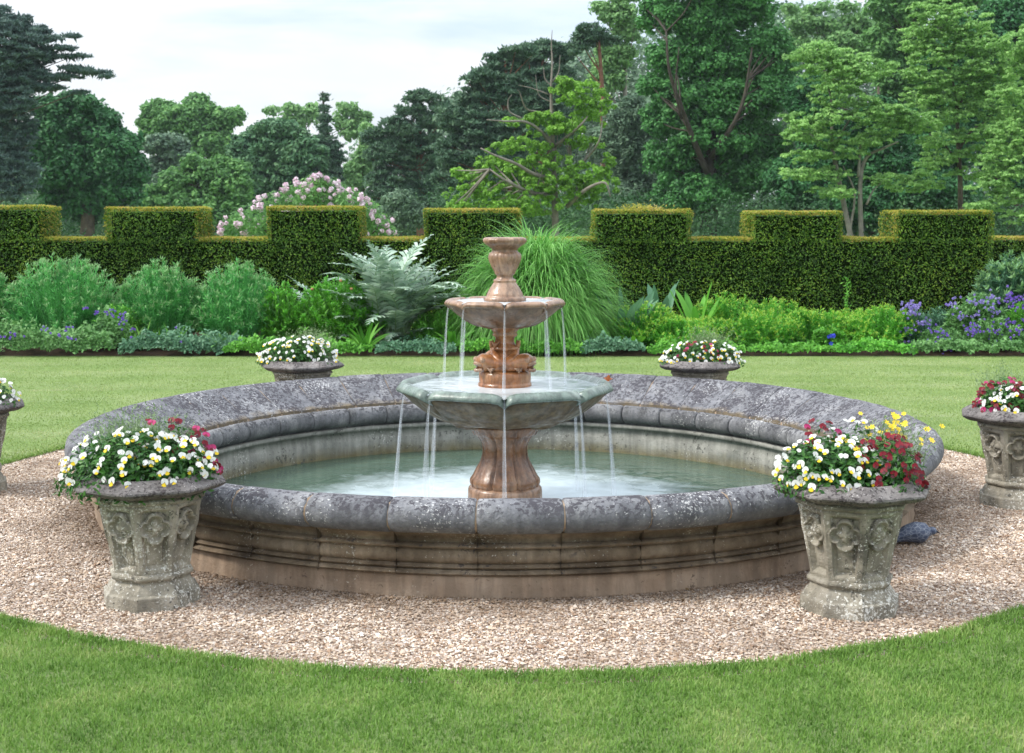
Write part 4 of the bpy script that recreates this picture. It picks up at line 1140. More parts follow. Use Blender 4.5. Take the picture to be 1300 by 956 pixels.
flowering('flowering_perennial', 'large plant with pale leaves and sprays of lilac flowers near the right edge', 1240, 375, 90, 16.9, M['cover'], M['lilac_p'], 75, .034, (1205, 1270, 366, 405), GV, nst=150, lps=30, leaf=(.04, .08), lw=.024)
flowering('flowering_perennial', 'violet flowered plant at the lawn edge beside the right picture edge', 1262, 405, 80, 16.5, M['cover'], M['violet_p'], 70, .030, (1230, 1290, 412, 442), GV, nst=110, lps=28, leaf=(.03, .06), lw=.016)
flowering('flowering_perennial', 'tall violet spikes at the extreme right of the bed', 1300, 380, 60, 16.8, M['midleaf'], M['violet_p'], 60, .034, (1278, 1300, 368, 420), GV, nst=90, lps=26, leaf=(.03, .07), lw=.014)
leafy_clump('blue_shrub', 'tall blue green shrub against the hedge at the right edge', 'shrub', 1290, 328, 130, 17.6, M['bluegrey'], M['perennial_tip'], 220, 34, (.06, .12), .028, upright=.2)
leafy_clump('green_shrub', 'small grey green filler between the lilac flowers and the hedge', 'plant', 1190, 392, 60, 17.2, M['bluegrey'], None, 70, 26)
# violet geranium cover, left
def cover(name, label, px, w, d, h, n, mat, petal=None, nfl=0, group=None, zone=None):
    x = gx(px, d); W = w/F*d
    root = thing(name, label, 'plant', (x, d, .07), 0, group)
    mb = MB()
    P = np.stack([R.uniform(-W/2, W/2, n), R.uniform(-.3, .35, n), np.zeros(n)], 1)
    hh = np.array([h*(.60+.75*mnoise.noise(Vector((p[0]*5+px, p[1]*5, 1)))+.3*mnoise.noise(Vector((p[0]*17+px, p[1]*17, 1)))) for p in P])*(1-.5*(np.abs(P[:, 0])/(W/2))**4)
    P[:, 2] = hh*R.uniform(.25, 1, n)**.6; P[:, 1] = np.where(R.uniform(0, 1, n) < .5, -.3-.03*R.uniform(0, 1, n)+.1*P[:, 2]/h, P[:, 1])
    az = R.uniform(0, 2*PI, n)
    Nn = np.stack([R.normal(size=n)*.7, -.5+R.normal(size=n)*.7, np.full(n, .6)], 1)
    cards(mb, P, Nn, R.uniform(.03, .065, n), R.uniform(.022, .04, n), bend=.05)
    mb.build('foliage', mat, root)
    if petal:
        pts = []
        cl = [(R.uniform(-W*.45, W*.45), R.uniform(.45, 1.15)) for _ in range(max(3, nfl//4))]
        for k in range(nfl):
            c = cl[k % len(cl)]; pts.append((c[0]+R.normal()*.05, -.33, h*c[1]+R.normal()*.02))
        flower_sprinkle(root, pts, petal, .030)
    return root
GG = 'low geraniums spreading along the lawn edge on the left'
cover('geranium', 'low cover with violet flowers at the left edge of the bed', 30, 90, 16.22, .36, 2600, M['cover'], M['violet_p'], 16, GG)
cover('geranium', 'low cover with scattered violet flowers in front of the broad clump', 110, 80, 16.22, .34, 2300, M['cover'], M['violet_p'], 14, GG)
cover('geranium', 'densest violet flowered geranium, between two tall blue green clumps', 150, 60, 16.6, .50, 2000, M['cover'], M['violet_p'], 34, GG)
cover('low_cover', 'blue green low cover in front of the second tall clump', 205, 90, 16.22, .28, 2300, M['bluegrey'], M['violet_p'], 3, 'low leafy cover at the lawn edge')
cover('low_cover', 'grey green low cover in front of the third tall clump', 275, 80, 16.35, .22, 1800, M['bluegrey'], None, 0, 'low leafy cover at the lawn edge')
cover('low_cover', 'low leaves at the foot of the silver thistle', 530, 100, 16.24, .16, 1700, M['bluegrey'], None, 0, 'low leafy cover at the lawn edge')
cover('low_cover', 'low green leaves at the lawn edge behind the fountain stem', 645, 120, 16.24, .2, 2400, M['midleaf'], None, 0, 'low leafy cover at the lawn edge')
cover('low_cover', 'low dark leaves at the lawn edge between the two rosettes', 775, 80, 16.24, .2, 1800, M['bluegrey'], None, 0, 'low leafy cover at the lawn edge')
cover('low_cover', 'low green leaves under the rear right planter flowers', 880, 120, 16.24, .16, 2200, M['midleaf'], None, 0, 'low leafy cover at the lawn edge')
cover('low_cover', 'low green leaves at the lawn edge behind the rear left planter', 400, 150, 16.24, .18, 2600, M['midleaf'], None, 0, 'low leafy cover at the lawn edge')
cover('low_cover', 'narrow strip of low leaves left of the lilac flowers', 1105, 100, 16.24, .16, 1900, M['lime'], None, 0, 'low leafy cover at the lawn edge')
cover('low_cover', 'low leaves under the violet flowers at the right end', 1200, 110, 16.24, .18, 2200, M['cover'], None, 0, 'low leafy cover at the lawn edge')
cover('low_cover', 'low leaves at the lawn edge where the bed meets the right picture edge', 1290, 80, 16.24, .2, 1700, M['cover'], None, 0, 'low leafy cover at the lawn edge')
cover('low_cover', 'low leaves just left of the rear left planter', 325, 70, 16.24, .2, 1500, M['midleaf'], None, 0, 'low leafy cover at the lawn edge')
cover('low_cover', 'low leaves left of the lettuce green rosette under the arching grass', 710, 60, 16.24, .17, 1300, M['midleaf'], None, 0, 'low leafy cover at the lawn edge')
cover('low_cover', 'narrow low cover in front of the right lime mounds', 1000, 110, 16.32, .12, 1500, M['midleaf'], None, 0, 'low leafy cover at the lawn edge')

# rhododendron behind the hedge
rh = thing('rhododendron', 'pink and white flowering rhododendron rising behind the hedge', 'shrub', (gx(400, 25, 1), 25, 0))
mb = MB(); mbt = MB()
cl = [(300,290,22),(325,280,24),(350,268,26),(375,255,26),(398,246,24),(420,250,26),(445,262,24),(465,275,24),(480,290,22),(405,235,14),(385,262,30),(430,272,30),(340,292,26),(490,296,14)]
tips = []
for (px, py, r) in cl:
    c = at(px, py, 25.0+R.uniform(-.3, .6)); rr_ = r/F*25
    n = 650
    v = unit(R.normal(size=(n, 3))); P = c+v*rr_*R.uniform(.5, 1, n)[:, None]
    cards(mb, P, v+R.normal(size=(n, 3))*.6+np.array([0, 0, .4]), R.uniform(.07, .12, n), R.uniform(.022, .035, n))
    tube(mbt, smooth_path([(gx(400, 25, 0)+R.normal()*.2, 25, 0), (c[0]*.4+gx(400, 25, 0)*.6, 25, c[2]*.55), c], 3), np.linspace(.05, .012, 7), 6)
    for k in range(14):
        v = unit(np.array([R.uniform(-1, 1), -R.uniform(.2, 1), R.uniform(-.3, 1)])); tips.append(c+v*rr_*1.05)
off = np.array([rh.location.x, rh.location.y, 0]); 
for b_ in (mb, mbt): b_.V = [v-off.astype(np.float32) for v in b_.V]
mb.build('foliage', M['oak_mid'], rh); mbt.build('stem', M['bark'], rh)
tr_me = []
for q in range(3):
    t = MB(); n = 34; v = unit(R.normal(size=(n, 3))+np.array([0, 0, .3])); cards(t, v*.062*R.uniform(.6, 1, n)[:, None], v+R.normal(size=(n, 3))*.3, .058, .045)
    o = t.build('blossom', M['pink_p']); col.objects.unlink(o); tr_me.append(o.data)
for k, p in enumerate(tips):
    if k % 7 < 6:
        o = bpy.data.objects.new('blossom', tr_me[k % 3]); col.objects.link(o); o.parent = rh
        o.location = tuple(float(v) for v in (p-off)); s = random.uniform(.6, 1.0); o.scale = (s, s, s); o.rotation_euler = (random.uniform(-1, 1), random.uniform(-1, 1), random.uniform(0, 6))

# ------------------------------------------------------------------ trees
def puff_leaves(mb, c, r, flat, n, L, W, upb=.5, spiky=False):
    v = unit(R.normal(size=(n, 3))); v[:, 2] = np.where(v[:, 2] < -.3, -v[:, 2]*.5, v[:, 2]) if flat < .6 else v[:, 2]
    rad = R.uniform(.25, 1, n)**.45*np.where(R.uniform(0, 1, n) < .18, R.uniform(1, 1.6, n), 1)
    P = c+v*np.array([r, r, r*flat])*rad[:, None]
    if spiky:
        cards(mb, P, R.normal(size=(n, 3)), R.uniform(.8, 1.3, n)*L, W, dirs=v*1.2+np.array([0, 0, .5]))
    else:
        cards(mb, P, v+np.array([0, 0, upb])+R.normal(size=(n, 3))*.55, R.uniform(.7, 1.25, n)*L, R.uniform(.7, 1.2, n)*W, bend=.06)
def tree(name, label, cat, d, tx, blobs, mat, bark, group=None, leafpx=(5.8, 3.6), puffpx=14, flat=.8, dens=.42, loose=1.0, core=.5, tr=.30, trunk_top=None, spiky=False, upb=.5, fill=1.0, limbs=True, lean=0, trunks=None, nvis_bark=True, dry=.55, ppb=None):
    """blobs: list of (x, y, rx, ry) in photo pixels at distance d; puffs of leaves fill each"""
    base = np.array([gx(tx, d, 0), d, 0.0])
    root = thing(name, label, cat, base, 0, group)
    puffpx = puffpx*.72; s = d/F; mb = MB(); mbw = MB()
    ymin = min(b[1]-b[3] for b in blobs)
    topz = at(tx, (trunk_top if trunk_top is not None else ymin+20), d)[2]
    if trunks is None:
        tp = smooth_path([base, base+np.array([R.normal()*.2, 0, topz*.35]), base+np.array([lean*.5+R.normal()*.25, 0, topz*.7]), base+np.array([lean, 0, topz])], 4)
        tube(mbw, tp-base, np.linspace(tr, tr*.18, len(tp)), 8); tpaths = [tp]
    else:
        tpaths = []
        for path in trunks:
            r0 = path[0]; pts = smooth_path([at(x, y, d+dd) for (x, y, dd) in path[1]], 4)
            tube(mbw, pts-base, np.linspace(r0, r0*.25, len(pts)), 7); tpaths.append(pts)
    allp = np.concatenate(tpaths)
    for (x, y, rx, ry) in blobs:
        area = PI*rx*ry
        npf = ppb or max(4, int(1.5*fill*area/(puffpx**2*1.1)))
        c0 = at(x, y, d+R.uniform(-.3, .3)*rx*s)
        nl = int(dens*area/npf*2.7)
        nl = max(nl, 14)
        for k in range(npf):
            v = unit(R.normal(size=3)); rad = R.uniform(.12, 1)**.45
            if v[1] > 0 and R.uniform() < .65: v[1] = -v[1]
            pr = puffpx*s*R.uniform(.65, 1.35)
            shr = np.maximum(np.array([rx*s, max(rx, ry)*s*dry*1.2, ry*s])-pr*np.array([.55, .3, .5*flat+.15]), .15*pr)
            c = c0+v*rad*shr*R.uniform(1, loose)
            puff_leaves(mb, c-base, pr, flat, nl, leafpx[0]*s, leafpx[1]*s, upb, spiky)
            if limbs and R.uniform() < .06:
                j = np.argmin(np.linalg.norm(allp-(c*np.array([1, 1, .8])), axis=1)); q0 = allp[j]
                mid = (q0+c)/2+R.normal(size=3)*.25*puffpx*s+np.array([0, 0, -.02*np.linalg.norm(c-q0)])
                Ld = np.linalg.norm(c-q0)
                tube(mbw, smooth_path([q0, mid, c], 3)-base, np.linspace(min(tr*.22, .012*Ld+.02), .015, 7), 5, cap=False)
    if core:
        for (x, y, rx, ry) in blobs:            # inner twigs and leaves behind the outer clumps
            n = int(core*rx*ry*PI*.16); v = unit(R.normal(size=(n, 3)))*R.uniform(0, 1, n)[:, None]**.5
            c0 = at(x, y, d+.35*min(rx, 30)*s)
            P = c0+v*np.array([rx*s*.92, min(rx, 30)*s*.5, ry*s*.88])
            cards(mb, P-base, R.normal(size=(n, 3))+np.array([0, -.6, .3]), leafpx[0]*1.9*s, leafpx[1]*(1.9 if not spiky else 2.5)*s)
    mb.build('crown', mat, root); mbw.build('trunk', bark, root, True)
    return root
GT = 'trees beyond the hedge'
def T(*a, **k):
    g = k.pop('grow', 1)
    a = list(a); a[5] = [(x, y, rx, ry*g) for x, y, rx, ry in a[5]]
    return tree(*a, group=GT, **k)
# far left cedar: layered shelves
cb = [(5,60,60,40),(-20,30,50,28),(15,30,25,14),(0,120,55,40),(40,70,38,16),(30,100,45,20),(5,170,50,40),(10,220,45,40),(75,62,25,5),(60,48,25,7),(92,72,26,4.5),(110,92,32,4.5),(95,88,25,5),(75,98,30,6),(60,112,28,6),(135,97,14,2.5),(92,46,14,4),(100,118,18,3),(50,40,20,9),(30,25,14,7)]
T('cedar_tree', 'dark blue green cedar at the left edge with shelf like branches reaching right', 'tree', 75, -5, cb, M['cedar'], M['bark'], leafpx=(6.5, 1.5), puffpx=9, flat=.4, dens=.62, tr=.6, trunk_top=15, spiky=True)
T('oak_tree', 'very dark green rounded oak standing right of the cedar', 'tree', 82, 110, [(100,165,60,42),(75,140,36,24),(140,200,44,50),(80,215,60,50),(150,235,35,40),(110,250,60,40),(60,180,40,40),(165,210,20,25),(52,132,18,10),(112,130,22,10),(168,178,18,14),(88,124,14,8),(178,215,14,18),(135,150,20,14)], M['oak_deep'], M['bark'], puffpx=14, dens=.5, tr=.5)
T('pine_tree', 'brownish grey pine between the dark oak and the mid green oak', 'tree', 105, 212, [(208,185,26,16),(215,215,35,25),(195,245,40,30),(225,185,18,14),(235,200,20,14)], M['greybush'], M['bark'], puffpx=8, dens=.5, tr=.4, loose=1.2)
T('oak_tree', 'mid green oak with lumpy crown against the sky left of centre', 'tree', 120, 245, [(250,140,30,16),(200,138,24,14),(225,150,36,20),(285,150,24,16),(250,165,48,22),(195,160,22,20),(300,145,14,10),(270,185,40,20),(252,126,14,8)], M['oak_mid'], M['bark'], puffpx=10, dens=.5, tr=.5, flat=.8)
T('leafy_tree', 'soft green bushy tree in front of the mid green oak', 'tree', 90, 270, [(262,222,30,18),(235,245,40,28),(290,240,30,30),(250,270,60,25),(218,228,20,14),(300,214,18,14),(245,205,16,10),(278,206,14,9),(205,262,30,26)], M['oak_mid'], M['bark'], puffpx=9, dens=.42, tr=.3, loose=1.3)
T('chestnut_tree', 'big round dome shaped chestnut left of the pink rhododendron', 'tree', 100, 352, [(350,185,48,34),(320,200,34,36),(385,200,36,36),(350,230,66,44),(315,245,35,35),(395,245,35,35),(352,165,32,16)], M['chestnut'], M['bark'], puffpx=9, dens=.62, tr=.6, flat=.85)
sp = [(412, 125+i*13, 4+i*2.6, 8) for i in range(13)]+[(398, 190+i*15, 10+i*3, 9) for i in range(6)]+[(425,200,14,25),(430,240,18,30)]
T('spruce_tree', 'dark narrow spire of a spruce right of the chestnut', 'tree', 108, 412, sp, M['pine'], M['bark'], leafpx=(6, 1.6), puffpx=7, flat=.5, dens=.8, tr=.35, trunk_top=116, spiky=True)
T('thin_tree', 'sparse see through tree behind the chestnut and the spruce', 'tree', 135, 385, [(375,140,22,12),(395,145,20,16),(345,140,14,7),(370,155,30,14),(440,140,20,12),(460,150,16,14),(450,165,24,16),(435,155,15,14)], M['birch'], M['bark'], puffpx=7, dens=.22, tr=.25, fill=.6, core=.15)
T('young_tree', 'light green young tree between the spruce and the pines', 'tree', 100, 458, [(468,190,14,24),(455,220,18,30),(466,168,9,14),(450,250,20,25)], M['birch'], M['bark'], puffpx=9, dens=.55, tr=.2)
T('pine_tree', 'grey green pine with open top left of the tallest pines', 'tree', 92, 535, [(535,125,28,12),(560,135,14,16),(520,140,20,10),(545,155,26,16),(505,165,30,20),(495,195,35,25),(530,190,40,30),(500,235,42,32),(545,225,40,35),(520,255,50,30),(470,175,14,12)], M['pine'], M['bark_red'], leafpx=(5.5, 1.7), puffpx=11, flat=.55, dens=.6, tr=.35, spiky=True)
T('pine_tree', 'dark dense pine with flat topped crown left of the bare topped oak', 'tree', 84, 642, [(640,80,32,16),(612,98,28,16),(660,68,26,12),(600,125,30,18),(640,115,45,25),(575,150,30,20),(610,160,50,28),(650,170,50,30),(590,195,45,30),(640,215,55,35),(575,230,35,25)], M['pine'], M['bark_red'], leafpx=(5.5, 1.8), puffpx=12, flat=.5, dens=.65, tr=.4, spiky=True)
T('pine_tree', 'dark pine whose top stands against the sky behind the bare topped oak', 'tree', 90, 690, [(690,62,30,13),(668,75,25,14),(712,70,20,14),(690,95,42,20),(685,130,45,28),(715,110,25,25),(700,165,45,30)], M['pine'], M['bark_red'], leafpx=(5.5, 1.8), puffpx=12, flat=.5, dens=.6, tr=.4, spiky=True)
T('pine_tree', 'tall pine with red trunk and small flat crown above the dark oak edge', 'tree', 82, 764, [(750,38,22,9),(735,58,18,9),(765,52,24,10),(750,48,28,10),(728,66,10,6)], M['pine'], M['bark_red'], leafpx=(5.5, 1.8), puffpx=9, flat=.5, dens=.6, tr=.28, spiky=True, trunks=[(.28, [(768,320,0),(766,180,0),(764,110,0),(760,45,0)])])
# bare topped oak, bright leaves
TR = [(0.167, [(706,330,0),(704,240,0),(702,190,0),(700,130,0),(699,115,0)]), (0.053, [(699,120,0),(701,80,0),(700,60,0),(701,38,0)]),
      (0.087, [(703,188,0),(688,168,-.5),(668,155,-1),(640,154,-1.5),(618,152,-2)]),
      (0.043, [(684,142,0),(668,138,-.4),(660,118,-.8),(657,114,-1)]),
      (0.043, [(662,150,-.8),(647,142,-1),(645,128,-1),(650,120,-1)]),
      (0.093, [(705,185,0),(722,172,-.5),(738,158,-1),(746,148,-1)]),
      (0.074, [(734,212,0),(750,195,-.5),(760,180,-1),(764,164,-1)]),
      (0.087, [(722,210,0),(724,190,0),(720,172,0)]),
      (0.105, [(705,226,0),(680,222,-.8),(655,208,-1.6),(630,198,-2),(610,188,-2)]),
      (0.105, [(702,250,0),(670,243,-1),(640,228,-2),(622,215,-2)]),
      (0.105, [(720,262,0),(745,240,-1),(768,232,-1.5),(775,250,-1.5)]),
      (0.037, [(701,110,0),(692,100,0),(690,85,0)]), (0.037, [(700,105,0),(709,92,0),(711,70,0)]), (0.031, [(697,120,0),(675,112,0),(658,108,0)]), (0.031, [(700,130,0),(684,120,0),(680,95,0)])]
T('oak_tree', 'bright green oak with bare dead branches sticking out of its top', 'tree', 58, 706, [(735,120,30,14),(712,108,18,9),(750,140,24,14),(700,150,22,9),(720,160,25,10),(660,153,22,6),(690,165,25,8),(640,190,20,7),(665,185,30,9),(620,208,22,8),(600,222,24,8),(650,215,34,11),(690,205,30,10),(640,240,46,12),(600,245,28,10),(700,232,36,12),(745,218,30,12),(760,235,26,10),(720,250,40,12),(660,262,48,11),(580,218,12,5),(775,205,10,8),(740,180,24,9),(590,262,26,8)], M['oak_bright'], M['dead'], leafpx=(4.6, 3.4), puffpx=6, flat=.7, dens=.42, tr=.3, trunks=TR, fill=.5, dry=.9, core=.0, loose=1.5, grow=1.15)
T('birch_tree', 'pale feathery birch whose top leaves the picture left of the big oak', 'tree', 88, 790, [(785,18,28,18),(760,10,16,8),(800,40,26,18),(780,70,30,22),(790,-10,30,15),(770,100,28,20),(760,85,14,12)], M['birch'], M['bark_grey'], puffpx=9, dens=.35, tr=.25, fill=.8, core=.15)
T('willow_tree', 'hazy drooping blue green tree between the bright oak and the big dark oak', 'tree', 76, 800, [(800,150,34,30),(790,190,34,36),(800,230,40,36),(785,255,45,28),(765,180,20,25),(820,190,25,35)], M['greybush'], M['bark'], leafpx=(6, 2), puffpx=12, dens=.55, tr=.35)
T('oak_tree', 'enormous dark green oak filling the right centre of the background', 'tree', 68, 895, [(850,20,48,30),(900,30,50,36),(940,10,48,30),(975,60,36,36),(920,80,60,36),(855,75,40,26),(880,125,56,34),(950,125,56,34),(845,150,34,28),(905,175,70,34),(975,180,40,30),(860,200,46,32),(940,220,60,34),(880,245,60,30),(990,100,28,30),(905,-20,70,24),(830,108,24,18),(985,220,30,28)], M['oak_dark'], M['bark_dark'], puffpx=13, dens=.5, tr=.75, leafpx=(4.8, 3.4), trunks=[(.5, [(900,320,0),(900,200,0),(905,100,0),(915,0,0)]), (.16, [(898,220,-1),(870,150,-2),(850,90,-2.5),(846,40,-2)]), (.16, [(902,200,-1),(940,140,-2),(955,60,-2)]), (.09, [(865,150,-2.5),(858,110,-3),(862,60,-3)])], fill=.95)
GR = [(0.112, [(1084,320,0),(1062,215,0),(1056,180,0),(1056,130,0),(1046,98,0)]), (0.105, [(1094,320,0),(1092,235,0),(1100,200,0),(1122,188,-.5),(1140,180,-1)]), (0.070, [(1072,320,0),(1085,250,0),(1070,210,0)]), (0.070, [(1090,225,0),(1092,190,0),(1094,172,0)]), (0.056, [(1060,190,0),(1040,178,-.5),(1028,170,-1)]), (0.049, [(1062,180,0),(1080,150,0),(1100,128,0)]), (0.049, [(1100,260,0),(1110,240,0),(1130,225,0)])]
T('locust_tree', 'yellow green spreading tree with several pale slender trunks right of the big oak', 'tree', 52, 1084, [(1040,66,36,10),(1070,78,36,10),(1015,74,20,6),(1050,90,44,10),(1085,98,38,10),(1110,88,26,8),(1060,112,40,9),(1020,160,30,8),(1045,150,36,9),(1100,148,38,9),(1125,142,34,9),(1155,150,34,8),(1075,130,40,8),(1010,175,22,7),(1040,175,36,9),(1130,165,40,9),(1170,160,24,8),(1100,180,30,8),(1025,200,28,8),(1060,195,36,8),(1020,222,26,7),(1045,222,34,8),(1125,228,30,7),(1150,238,28,7),(1165,222,20,6),(1000,218,12,5),(1060,245,30,8),(1180,182,20,7),(1005,148,14,5)], M['robinia'], M['bark_grey'], leafpx=(4.4, 2.8), puffpx=7.5, flat=.5, dens=.480, trunks=GR, fill=.85, dry=.9, upb=.5, core=.04, loose=1.35, grow=1.25, limbs=False)
GR2 = [(0.119, [(1219,320,0),(1219,235,0),(1216,180,0),(1214,130,0),(1205,90,0),(1196,75,0)]), (0.070, [(1215,140,0),(1228,110,0),(1240,90,0)]), (0.063, [(1217,190,0),(1235,165,0),(1262,150,0),(1280,145,0)]), (0.049, [(1218,210,0),(1200,185,0),(1180,170,0)]), (0.056, [(1205,90,0),(1212,60,0),(1214,40,0)])]
T('locust_tree', 'tall yellow green tree with a single straight trunk near the right edge', 'tree', 54, 1219, [(1185,18,34,14),(1215,30,38,14),(1170,40,28,10),(1200,55,38,12),(1235,60,32,14),(1180,75,32,10),(1160,62,22,8),(1260,80,36,14),(1230,90,34,12),(1190,105,32,10),(1165,95,26,9),(1260,110,38,13),(1220,120,36,11),(1180,130,30,9),(1170,118,24,8),(1250,140,34,11),(1200,150,32,9),(1270,160,30,11),(1230,170,34,9),(1190,180,28,8),(1200,200,30,8),(1180,210,24,7),(1250,195,34,9),(1235,220,30,8),(1175,235,22,6)], M['robinia'], M['bark'], leafpx=(4.4, 2.8), puffpx=7.5, flat=.5, dens=.46, trunks=GR2, fill=.85, dry=.9, upb=.5, core=.04, loose=1.35, grow=1.25, limbs=False)
T('locust_tree', 'yellow green tree whose layered branches are cut by the right edge', 'tree', 50, 1315, [(1290,60,34,14),(1310,90,36,14),(1280,120,30,10),(1305,140,34,12),(1285,165,30,10),(1300,190,34,11),(1265,205,30,9),(1290,220,36,10),(1255,235,30,9),(1285,250,34,10),(1250,262,26,8),(1300,275,30,10),(1270,180,22,8),(1320,40,26,12)], M['robinia'], M['bark'], leafpx=(4.6, 2.9), puffpx=7.5, flat=.5, dens=.485, tr=.2, fill=.85, dry=.9, upb=.5, core=.04, loose=1.35, grow=1.25, limbs=False)
T('ash_tree', 'pale green airy trees top centre right with sky showing through', 'tree', 95, 1040, [(1020,28,26,14),(1050,36,28,16),(1010,50,22,14),(1085,30,24,16),(1070,55,34,18),(1110,45,26,18),(1040,10,22,8),(1075,8,16,6),(1120,65,28,22),(1030,62,30,14),(1005,12,14,8)], M['birch'], M['bark'], puffpx=8, dens=.32, tr=.25, fill=.7, core=.15)
T('ash_tree', 'green tree at the top between the two yellow green trees', 'tree', 78, 1150, [(1125,10,30,20),(1150,15,34,22),(1120,50,26,24),(1150,60,34,30),(1140,100,36,30),(1150,-10,40,14),(1230,0,60,16),(1165,125,30,25)], M['oak_mid'], M['bark'], puffpx=10, dens=.5, tr=.35)
T('oak_tree', 'dark tree in the upper right corner behind the yellow green ones', 'tree', 72, 1285, [(1285,30,30,22),(1275,10,34,18),(1300,60,34,26),(1240,60,50,50),(1270,130,60,50),(1200,100,40,50),(1200,180,50,50),(1290,200,50,60)], M['oak_deep'], M['bark'], puffpx=12, dens=.5, tr=.4)
T('oak_tree', 'dark shaded tree behind the slender trunks right of the big oak', 'tree', 66, 1110, [(1030,130,36,40),(1060,190,50,40),(1110,215,60,45),(1160,240,50,40),(1010,230,40,40),(1085,260,70,35),(1200,250,50,35),(1120,160,45,40)], M['oak_deep'], M['bark'], puffpx=12, dens=.5, tr=.3)
# low growth closing the view under the crowns
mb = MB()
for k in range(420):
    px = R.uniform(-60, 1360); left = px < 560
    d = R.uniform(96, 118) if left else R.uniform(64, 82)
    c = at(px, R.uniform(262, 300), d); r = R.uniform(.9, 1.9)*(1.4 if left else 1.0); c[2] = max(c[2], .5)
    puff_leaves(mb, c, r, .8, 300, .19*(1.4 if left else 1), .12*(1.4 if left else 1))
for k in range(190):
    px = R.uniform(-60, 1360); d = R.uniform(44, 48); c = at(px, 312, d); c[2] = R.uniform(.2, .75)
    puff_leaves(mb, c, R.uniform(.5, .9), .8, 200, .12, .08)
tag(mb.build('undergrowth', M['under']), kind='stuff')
mb = MB()
for k in range(330):
    px = R.uniform(-80, 1380) if k < 150 else R.uniform(560, 1380); d = R.uniform(120, 165)
    ytop = np.interp(px, [0, 180, 480, 620, 760, 900, 1300], [230, 205, 190, 120, 60, 30, 30])
    c = at(px, R.uniform(ytop, 285), d); c[2] = max(c[2], 1)
    puff_leaves(mb, c, R.uniform(2.0, 4.0), .8, 420, .55, .38)
tag(mb.build('distant_woodland', M['greybush']), kind='stuff')

# bush in front of the pines
T('round_bush', 'grey green rounded bush low in front of the pines', 'shrub', 60, 508, [(508,262,26,24),(495,278,30,20),(525,275,22,22)], M['greybush'], M['bark'], leafpx=(5, 2), puffpx=9, dens=.6, tr=.1)

# ------------------------------------------------------------------ the bird on the gravel
bd = thing('bird', 'blue grey bird crouching on the gravel behind the front right planter', 'bird', (gx(1158, 6.72, 0), 6.72, .0), 0)
mb = MB()
pth = smooth_path([(-.135, -.02, .012), (-.085, -.015, .034), (-.035, -.005, .056), (.015, 0, .064), (.055, .005, .060), (.082, .01, .052)], 4)
t = np.linspace(0, 1, len(pth))
tube(mb, pth, np.interp(t, [0, .2, .4, .6, .8, .93, 1], [.010, .020, .042, .054, .052, .036, .014]), 16)
m_b, nt, b = new_mat('bird_plumage')
v = N(nt, 'ShaderNodeTexVoronoi'); v.feature = 'DISTANCE_TO_EDGE'; v.inputs['Scale'].default_value = 62
nt.links.new(coords(nt, False, (.7, 1, 1)), v.inputs['Vector'])
c = ramp(nt, v.outputs['Distance'], [(.0, (.26,.28,.32)), (.05, (.08,.10,.15)), (.3, (.04,.055,.10))])
nt.links.new(c, b.inputs['Base Color']); b.inputs['Roughness'].default_value = .6
M['bird_dark'] = simple_mat('bird_dark_feather', (.03,.035,.05), .6)
mb.build('body', m_b, bd, True)
mb = MB(); sph(mb, (.098, .0, .072), .021, 10, sc3=(1.2, 1, 1)); tube(mb, [(.055, .0, .062), (.095, .0, .072)], [.034, .019], 10); hd = mb.build('head', m_b, bd, True)
mb = MB(); tube(mb, [(.118, .0, .070), (.140, .0, .060)], [.006, .001], 6); mb.build('beak', M['bird_dark'], hd, True)
for s in (-1, 1):
    mb = MB()
    strips(mb, [(.055, s*.040, .070)]*5, [PI+.1*s*k for k in range(5)], [-.12]*5, [.14-.012*k for k in range(5)], [.034]*5, [.15]*5, 6, PROF_LANCE, fold=.15)
    mb.build('wing', M['bird_dark'] if s > 0 else m_b, bd, True)
mb = MB(); strips(mb, [(-.10, -.012, .030)]*4, [PI-.12+.08*k for k in range(4)], [-.2]*4, [.10]*4, [.024]*4, [.0]*4, 4, lambda t: .7+.3*t); mb.build('tail', M['bird_dark'], bd)

# ------------------------------------------------------------------ haze: one body of thin air over the whole garden
HAZE = .0002
if HAZE:
    mb = MB(); X, Y0, Y1, Z0, Z1 = 640, -640, 660, -1.2, 40
    mb.add([(-X,Y0,Z0),(X,Y0,Z0),(X,Y1,Z0),(-X,Y1,Z0),(-X,Y0,Z1),(X,Y0,Z1),(X,Y1,Z1),(-X,Y1,Z1)], [[0,3,2,1],[4,5,6,7],[0,1,5,4],[1,2,6,5],[2,3,7,6],[3,0,4,7]])
    hm = bpy.data.materials.new('thin_air'); hm.use_nodes = True; nt = hm.node_tree; nt.nodes.remove(nt.nodes['Principled BSDF'])
    pv = N(nt, 'ShaderNodeVolumePrincipled'); pv.inputs['Color'].default_value = (.78,.88,1,1); pv.inputs['Density'].default_value = HAZE
    nt.links.new(pv.outputs[0], nt.nodes['Material Output'].inputs['Volume'])
    tag(mb.build('haze', hm), kind='stuff')

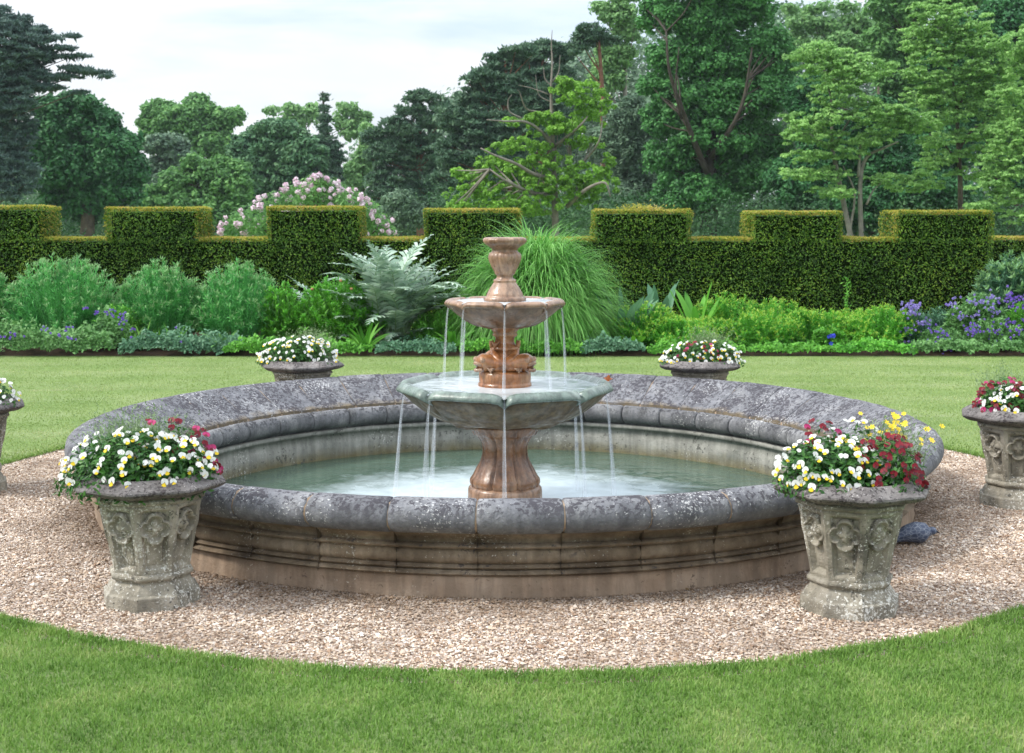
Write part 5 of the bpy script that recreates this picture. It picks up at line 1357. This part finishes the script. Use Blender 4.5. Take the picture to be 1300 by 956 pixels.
# ------------------------------------------------------------------ light
SUN_EL, SUN_AZ = 44, -100       # azimuth from +Y (north) towards +X; the sun stands to the left and a little behind the hedge
w = bpy.data.worlds.new('World'); sc.world = w; w.use_nodes = True; nt = w.node_tree
bg = nt.nodes['Background']
sky = N(nt, 'ShaderNodeTexSky'); sky.sky_type = 'NISHITA'; sky.sun_disc = False
sky.sun_elevation = math.radians(SUN_EL); sky.sun_rotation = math.radians(SUN_AZ); sky.air_density = 1.0; sky.dust_density = 2.0; sky.ozone_density = 1.5
tc = N(nt, 'ShaderNodeTexCoord'); mp = N(nt, 'ShaderNodeMapping'); mp.inputs['Scale'].default_value = (1, 1, 4.5)
mp.inputs['Location'].default_value = (.3, .1, .35)
nt.links.new(tc.outputs['Generated'], mp.inputs[0])
n1 = noise_(nt, mp.outputs[0], 2.6, 7, .52, .25)
cf = ramp(nt, n1, [(.30, .66), (.48, .82), (.60, .98)])
cloudc = ramp(nt, noise_(nt, mp.outputs[0], 4.2, 6, .55, .2), [(.36, (6.6,7.8,9.2)), (.56, (9.6,9.8,10.1))])
szp = N(nt, 'ShaderNodeSeparateXYZ'); nt.links.new(tc.outputs['Generated'], szp.inputs[0])
grd = math_(nt, 'ADD', math_(nt, 'MULTIPLY', math_(nt, 'MAXIMUM', szp.outputs[2], 0.0), 1.3), .57)
vm = N(nt, 'ShaderNodeVectorMath', operation='SCALE'); nt.links.new(cloudc, vm.inputs[0]); nt.links.new(grd, vm.inputs['Scale'])
mixed = mixc(nt, cf, sky.outputs[0], vm.outputs[0])
nt.links.new(mixed, bg.inputs[0]); bg.inputs[1].default_value = .10
sl = bpy.data.lights.new('sun', 'SUN'); so = bpy.data.objects.new('sun', sl); col.objects.link(so)
sl.energy = 2.2; sl.angle = math.radians(11); sl.color = (1, .95, .87)
az, el = math.radians(SUN_AZ), math.radians(SUN_EL)
dv = Vector((math.sin(az)*math.cos(el), math.cos(az)*math.cos(el), math.sin(el)))
so.rotation_euler = dv.to_track_quat('Z', 'Y').to_euler()

vs = sc.view_settings; vs.view_transform = 'Standard'; vs.look = 'None'; vs.exposure = 0.8; vs.gamma = 1; vs.use_curve_mapping = False
sc.render.engine = 'CYCLES'; cy = sc.cycles
cy.use_denoising = True; cy.max_bounces = 6; cy.diffuse_bounces = 3; cy.glossy_bounces = 3; cy.transparent_max_bounces = 12; cy.transmission_bounces = 3; cy.volume_bounces = 0
cy.caustics_reflective = False; cy.caustics_refractive = False
